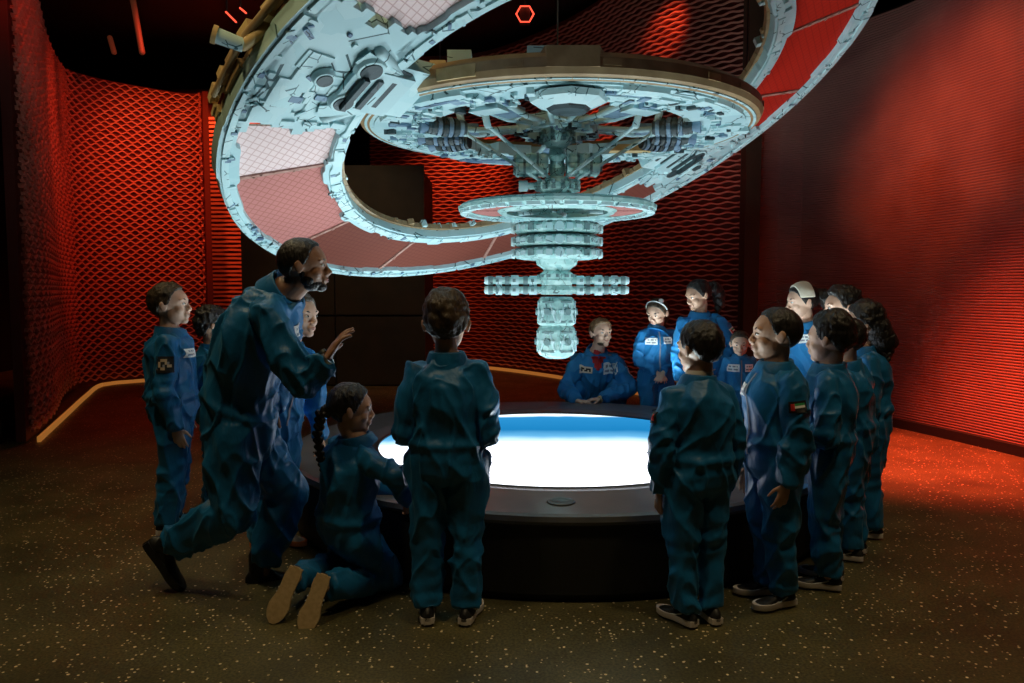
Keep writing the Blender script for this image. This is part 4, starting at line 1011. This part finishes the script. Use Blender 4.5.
man_legs = {'L': (_m(288, 492, 3.62), _m(262, 573, 3.55), nrm((.85, .35, -.02))), 'R': (_m(236, 512, 3.28), _m(166, 548, 3.42), nrm((.52, .05, -.80)), nrm((.75, .1, .45)))}
gm = PX(250, 560, 3.45)
person('tall bearded man in teal flight suit leaning forward mid-stride, one hand raised', 250, 3.45, yaw=78, h=1.78, hy=84, hp=2, Hh=.132, hair='crop', skin='skin3', suit='suit_shaded', child=False,
       J={'pel': _m(238, 420, 3.42), 'neck': _m(286, 291, 3.33), 'head': _m(304, 266, 3.30), 'bow': .028, 'shR': _m(268, 313, 3.14), 'shL': _m(284, 303, 3.50), 'base': np.array([gm[0], 3.45, 0])},
       arms={'R': (_m(302, 381, 3.10), _m(325, 361, 3.08)), 'L': (_m(280, 362, 3.60), _m(268, 405, 3.52))}, legs=man_legs,
       hands={'R': (nrm((.50, .2, .82)), nrm((.78, .3, -.40)), nrm((-.3, .6, .6)), .18)}, shoes='boot', vox=.006, sw=.105, extra=man_extra, seed=3)
person('child in bright blue suit with name tags, standing just beyond the leaning man', 271, 4.0, 293, yaw=128, hy=118, hair='short', skin='skin', haircol='hair_brown', tags=[(-.055, .0, .07, .035), (.055, 0, .07, .035)], shoes='orange', zipper=True, shift=(.16, 0), seed=4)

# kneeling girl
kl = {'R': (np.array(_m(388, 583, 3.42)) * (1, 1, 0) + (0, 0, .075), _m(320, 588, 3.12), nrm((-.30, -.25, -.90)), nrm((-.12, .9, -.2))), 'L': (np.array(_m(350, 580, 3.62)) * (1, 1, 0) + (0, 0, .075), _m(292, 580, 3.16), nrm((-.38, -.25, -.88)), nrm((-.12, .9, -.2)))}
def girl_braid(c):
    a = Acc(); p = H_(c, (.0, -.42, .0), (-.0, -.60, -.12), (-.0, -.66, -.55), (.0, -.60, -1.0), (0, -.5, -1.35)); braid(a, p, .024, .015, 13); sub(c, 'braid', a, ['hair'], c['hair'])
gk = PX(340, 590, 3.35)
person('girl kneeling on the floor with dark braid, striped shoe soles turned up', 340, 3.35, yaw=48, h=1.30, hy=76, hp=-2, Hh=.155, hair='long', skin='skin2', suit='suit_shaded',
       J={'pel': _m(350, 528, 3.34), 'neck': _m(356, 438, 3.30), 'head': _m(351, 409, 3.29), 'bow': .02, 'base': np.array([gk[0], 3.35, 0])},
       arms={'R': (_m(396, 478, 3.18), _m(406, 500, 3.30)), 'L': (_m(360, 480, 3.62), _m(398, 490, 3.62))}, legs=kl, shoes='striped', ss=1.14, extra=girl_braid, seed=5)

# --- centre
person('boy with thick wavy hair seen from behind at the middle of the table front', 447, 3.12, 293, yaw=2, hy=4, hair='tall', haircol='hair_brown', skin='skin2', suit='suit_shaded', arms={'R': 'front', 'L': 'front'}, Hh=.165, stance=.062, face=True, seed=6, vox=.005, wide=.97)
# --- behind the table
def seated_extra(c):
    a = Acc(); wr = c['wr'][-1]; fd = nrm(wr - c['el'][-1]); u1 = nrm(np.cross(fd, (0, 0, 1))); u2 = np.cross(fd, u1); th = 2 * PI * np.arange(20) / 20; q = np.cos(th)[:, None] * u1 + np.sin(th)[:, None] * u2
    a.loft([wr - fd * .004 + .034 * q, wr + fd * .022 + .032 * q]); sub(c, 'wristwatch', a, ['gold'])
    a = Acc(); b = c['sp'](.97); u = c['spine']; a.tube([b - u * .12 + c['Fs'] * .085, b - u * .03 + c['Fs'] * .058, b + u * .03 + c['Fs'] * .02], [.018, .042, .05], 12); sub(c, 'undershirt', a, ['redshirt'], label='red shirt collar')
    patch(c['so'], c['loc'], c['bvh'], 'open_neckline', c['sp'](.905), c['Fs'], c['spine'], .13, .13, [['redshirt'] * 8, ['redshirt'] * 8, [''] + ['redshirt'] * 6 + [''], [''] + ['redshirt'] * 6 + [''], ['', ''] + ['redshirt'] * 4 + ['', ''], ['', ''] + ['redshirt'] * 4 + ['', ''], ['', '', '', 'redshirt', 'redshirt', '', '', '']], label='red shirt showing at the open neckline')
    a = Acc(); E = lambda p, r: a.ellipsoid(rel(c['hc'], c['HM'], c['hd'], p), [k * c['hd'] for k in r], c['HM'], 16, 10)
    E((0, .275, -.395), (.13, .11, .09)); E((0, .12, -.345), (.215, .21, .12)); sub(c, 'beard', a, ['hair_brown'])
sl = {s: (np.array([.78 + .20 * q, 6.86, .50]), np.array([.78 + .17 * q, 6.98, .09]), nrm((0, -1, 0))) for s, q in (('R', -1), ('L', 1))}
person('smiling bearded man in blue suit crouching behind the table, forearms on its edge', 597, 7.0, yaw=180, h=1.72, hy=158, hp=4, Hh=.150, hair='short', haircol='hair_light', skin='skin', child=False,
       J={'pel': np.array([.78, 7.12, .36]), 'neck': _m(597, 351, 6.92), 'head': _m(601, 333, 6.86), 'base': np.array([.78, 7.0, 0])},
       arms={'R': (_m(566, 391, 6.78), _m(577, 401, 6.60)), 'L': (_m(629, 389, 6.78), _m(601, 399, 6.60))}, legs=sl, hands={'R': ((.9, -.25, -.05), (0, 0, -1), (-.1, -1, 0), .3), 'L': ((-.95, -.15, -.05), (0, 0, -1), (.1, -1, 0), .3)},
       tags=[(-.068, .02, .075, .055), (.062, .012, .068, .035, [['cream'] * 8, ['cream', 'blackcloth', 'blackcloth', 'cream', 'blackcloth', 'blackcloth', 'blackcloth', 'cream'], ['cream', 'blackcloth', 'cream', 'blackcloth', 'blackcloth', 'cream', 'blackcloth', 'cream'], ['cream'] * 8])], flags=[(-1, FLAGX)], shoes='boot', extra=seated_extra, seed=7, wide=1.1)
def bow_extra(c):
    a = Acc(); lock(a, H_(c, (0, -.40, .12), (.04, -.62, .05), (.05, -.66, -.3), (.05, -.55, -.55)), [.04, .05, .04, .015], 2); sub(c, 'ponytail', a, ['hair_brown'], c['hair'])
    band(c, arc_over(-.02, .20), .028, 'headband', 'white')
    a = Acc(); a.ellipsoid(H_(c, (-.22, .0, .47))[0], (.026, .02, .022)); a.ellipsoid(H_(c, (.10, -.44, .30))[0], (.028, .02, .022)); sub(c, 'hair_bow', a, ['white'])
person('girl with white headband standing behind the table, hands clasped, looking down', 656, 6.7, 299, yaw=176, hy=-140, hp=-16, hair='long', haircol='hair_brown', skin='skin', arms={'R': 'clasp', 'L': 'clasp'}, tags=[(-.055, 0, .062, .045), (.055, -.005, .075, .045)], Hh=.17, extra=bow_extra, seed=8, flags=[(-1, FLAGX)], zipper=True)
def pony(c):
    a = Acc(); lock(a, H_(c, (0, -.36, .12), (.0, -.66, .12), (.0, -.85, -.15), (.0, -.80, -.5), (.0, -.62, -.8)), [.05, .06, .055, .045, .015], 1); sub(c, 'ponytail', a, ['hair'], c['hair'])
person('tallest girl behind the table with black ponytail, hand on her hip', 704, 6.35, 280, yaw=192, hy=-112, hp=-14, hair='long', skin='skin2', arms={'L': 'hip'}, tags=[(-.03, 0, .055, .035), (.065, 0, .065, .032)], Hh=.155, extra=pony, seed=9, flags=[(-1, FLAGX)], shift=(-.07, -.02))
person('smallest girl behind the table, brown hair, between two boys seen from behind', 739, 6.1, 331, yaw=188, hy=196, hp=-4, hair='long', haircol='hair_brown', skin='skin', tags=[(-.058, 0, .062, .055), (.058, 0, .085, .055)], Hh=.178, seed=10, zipper=True)
# --- right side
def whiteneck(c):
    a = Acc(); nd = c['spine']; u1 = c['Rs']; u2 = c['Fs']; th = 2 * PI * np.arange(24) / 24; q = np.cos(th)[:, None] * u1 + np.sin(th)[:, None] * u2; h = c['h']
    a.loft([c['neck'] + nd * .015 * h + .045 * h * q, c['neck'] + nd * .030 * h + .041 * h * q, c['neck'] + nd * .028 * h + .036 * h * q]); sub(c, 'undershirt', a, ['cream'], label='white shirt edge at the neck')
person('short-haired boy seen from behind at the right of the table front', 699, 3.1, 321, yaw=-14, hy=-34, hair='short', skin='skin2', suit='suit_shaded', Hh=.162, stance=.047, seed=11, vox=.005, wide=1.02, extra=whiteneck, flags=[(-1, MIR(FLAG))], toes=-12)
person('boy in profile facing left with a flag patch on his sleeve', 775, 3.3, 307, yaw=-100, hy=-82, hp=3, hair='crop', skin='skin2', suit='suit_shaded', Hh=.165, stance=.05, seed=12, vox=.005, tags=[(.04, .0, .06, .04)], flags=[(-1, FLAG)], zipper=True)
person('boy with mid-length black hair in the right-hand row, back to the viewer', 829, 3.5, 314, yaw=-62, hy=-48, hair='wavy', skin='skin', suit='suit_shaded', Hh=.165, stance=.055, seed=14, arms={'R': 'front', 'L': 'front'})
person('boy with green, red and white flag on his shoulder behind the mid-length-haired boy', 853, 3.88, 318, yaw=-58, hy=-60, hair='short', skin='skin2', suit='suit_shaded', Hh=.16, stance=.06, seed=16, flags=[(-1, FLAGX)], arms={'R': 'front', 'L': 'front'}, shift=(-.05, 0))
def braids(c):
    for k, x in enumerate((.16, -.16)):
        a = Acc(); braid(a, H_(c, (x, -.36, -.02), (x * 1.2, -.52, -.4), (x * 1.3, -.50, -.9), (x * 1.2, -.40, -1.5), (x * 1.2, -.36, -1.9)), .026, .014, 16); sub(c, 'braid', a, ['hair'], c['hair'])
    a = Acc(); lock(a, H_(c, (0, -.30, -.05), (0, -.45, -.4), (0, -.42, -.8)), [.075, .075, .04], 3); sub(c, 'loose_hair', a, ['hair'], c['hair'])
    a = Acc(); a.tube(H_(c, (.20, -.40, -.22), (.0, -.50, -.2), (-.2, -.40, -.22)), .008, 8); sub(c, 'hair_tie', a, ['gold'])
person('girl with long dark braids at the right end of the row, by the red wall', 869, 4.24, 304, yaw=-70, hy=-66, hair='wavy', skin='skin2', suit='suit_shaded', Hh=.165, stance=.06, seed=17, extra=braids, shift=(-.04, 0))
person('boy with short black hair at the back of the right row, facing left', 852, 4.75, 288, yaw=-95, hy=-86, hair='wavy', skin='skin', suit='suit', Hh=.16, seed=15, shift=(-.08, 0))
def white_band(c):
    pony(c); a = Acc()
    for i in range(14): a.tube(H_(c, *arc_over(-.20 + .028 * i, .06, 1.19)), .034 * c['hd'], 8)
    sub(c, 'headband', a, ['cream'])
person('girl with broad cream headband and ponytail looking left toward the screen', 814, 5.3, 284, yaw=-118, hy=-92, hp=-4, hair='long', haircol='hair', skin='skin', Hh=.155, seed=13, tags=[(.03, .02, .07, .04), (-.05, .02, .07, .04)], extra=white_band, shift=(-.10, 0))
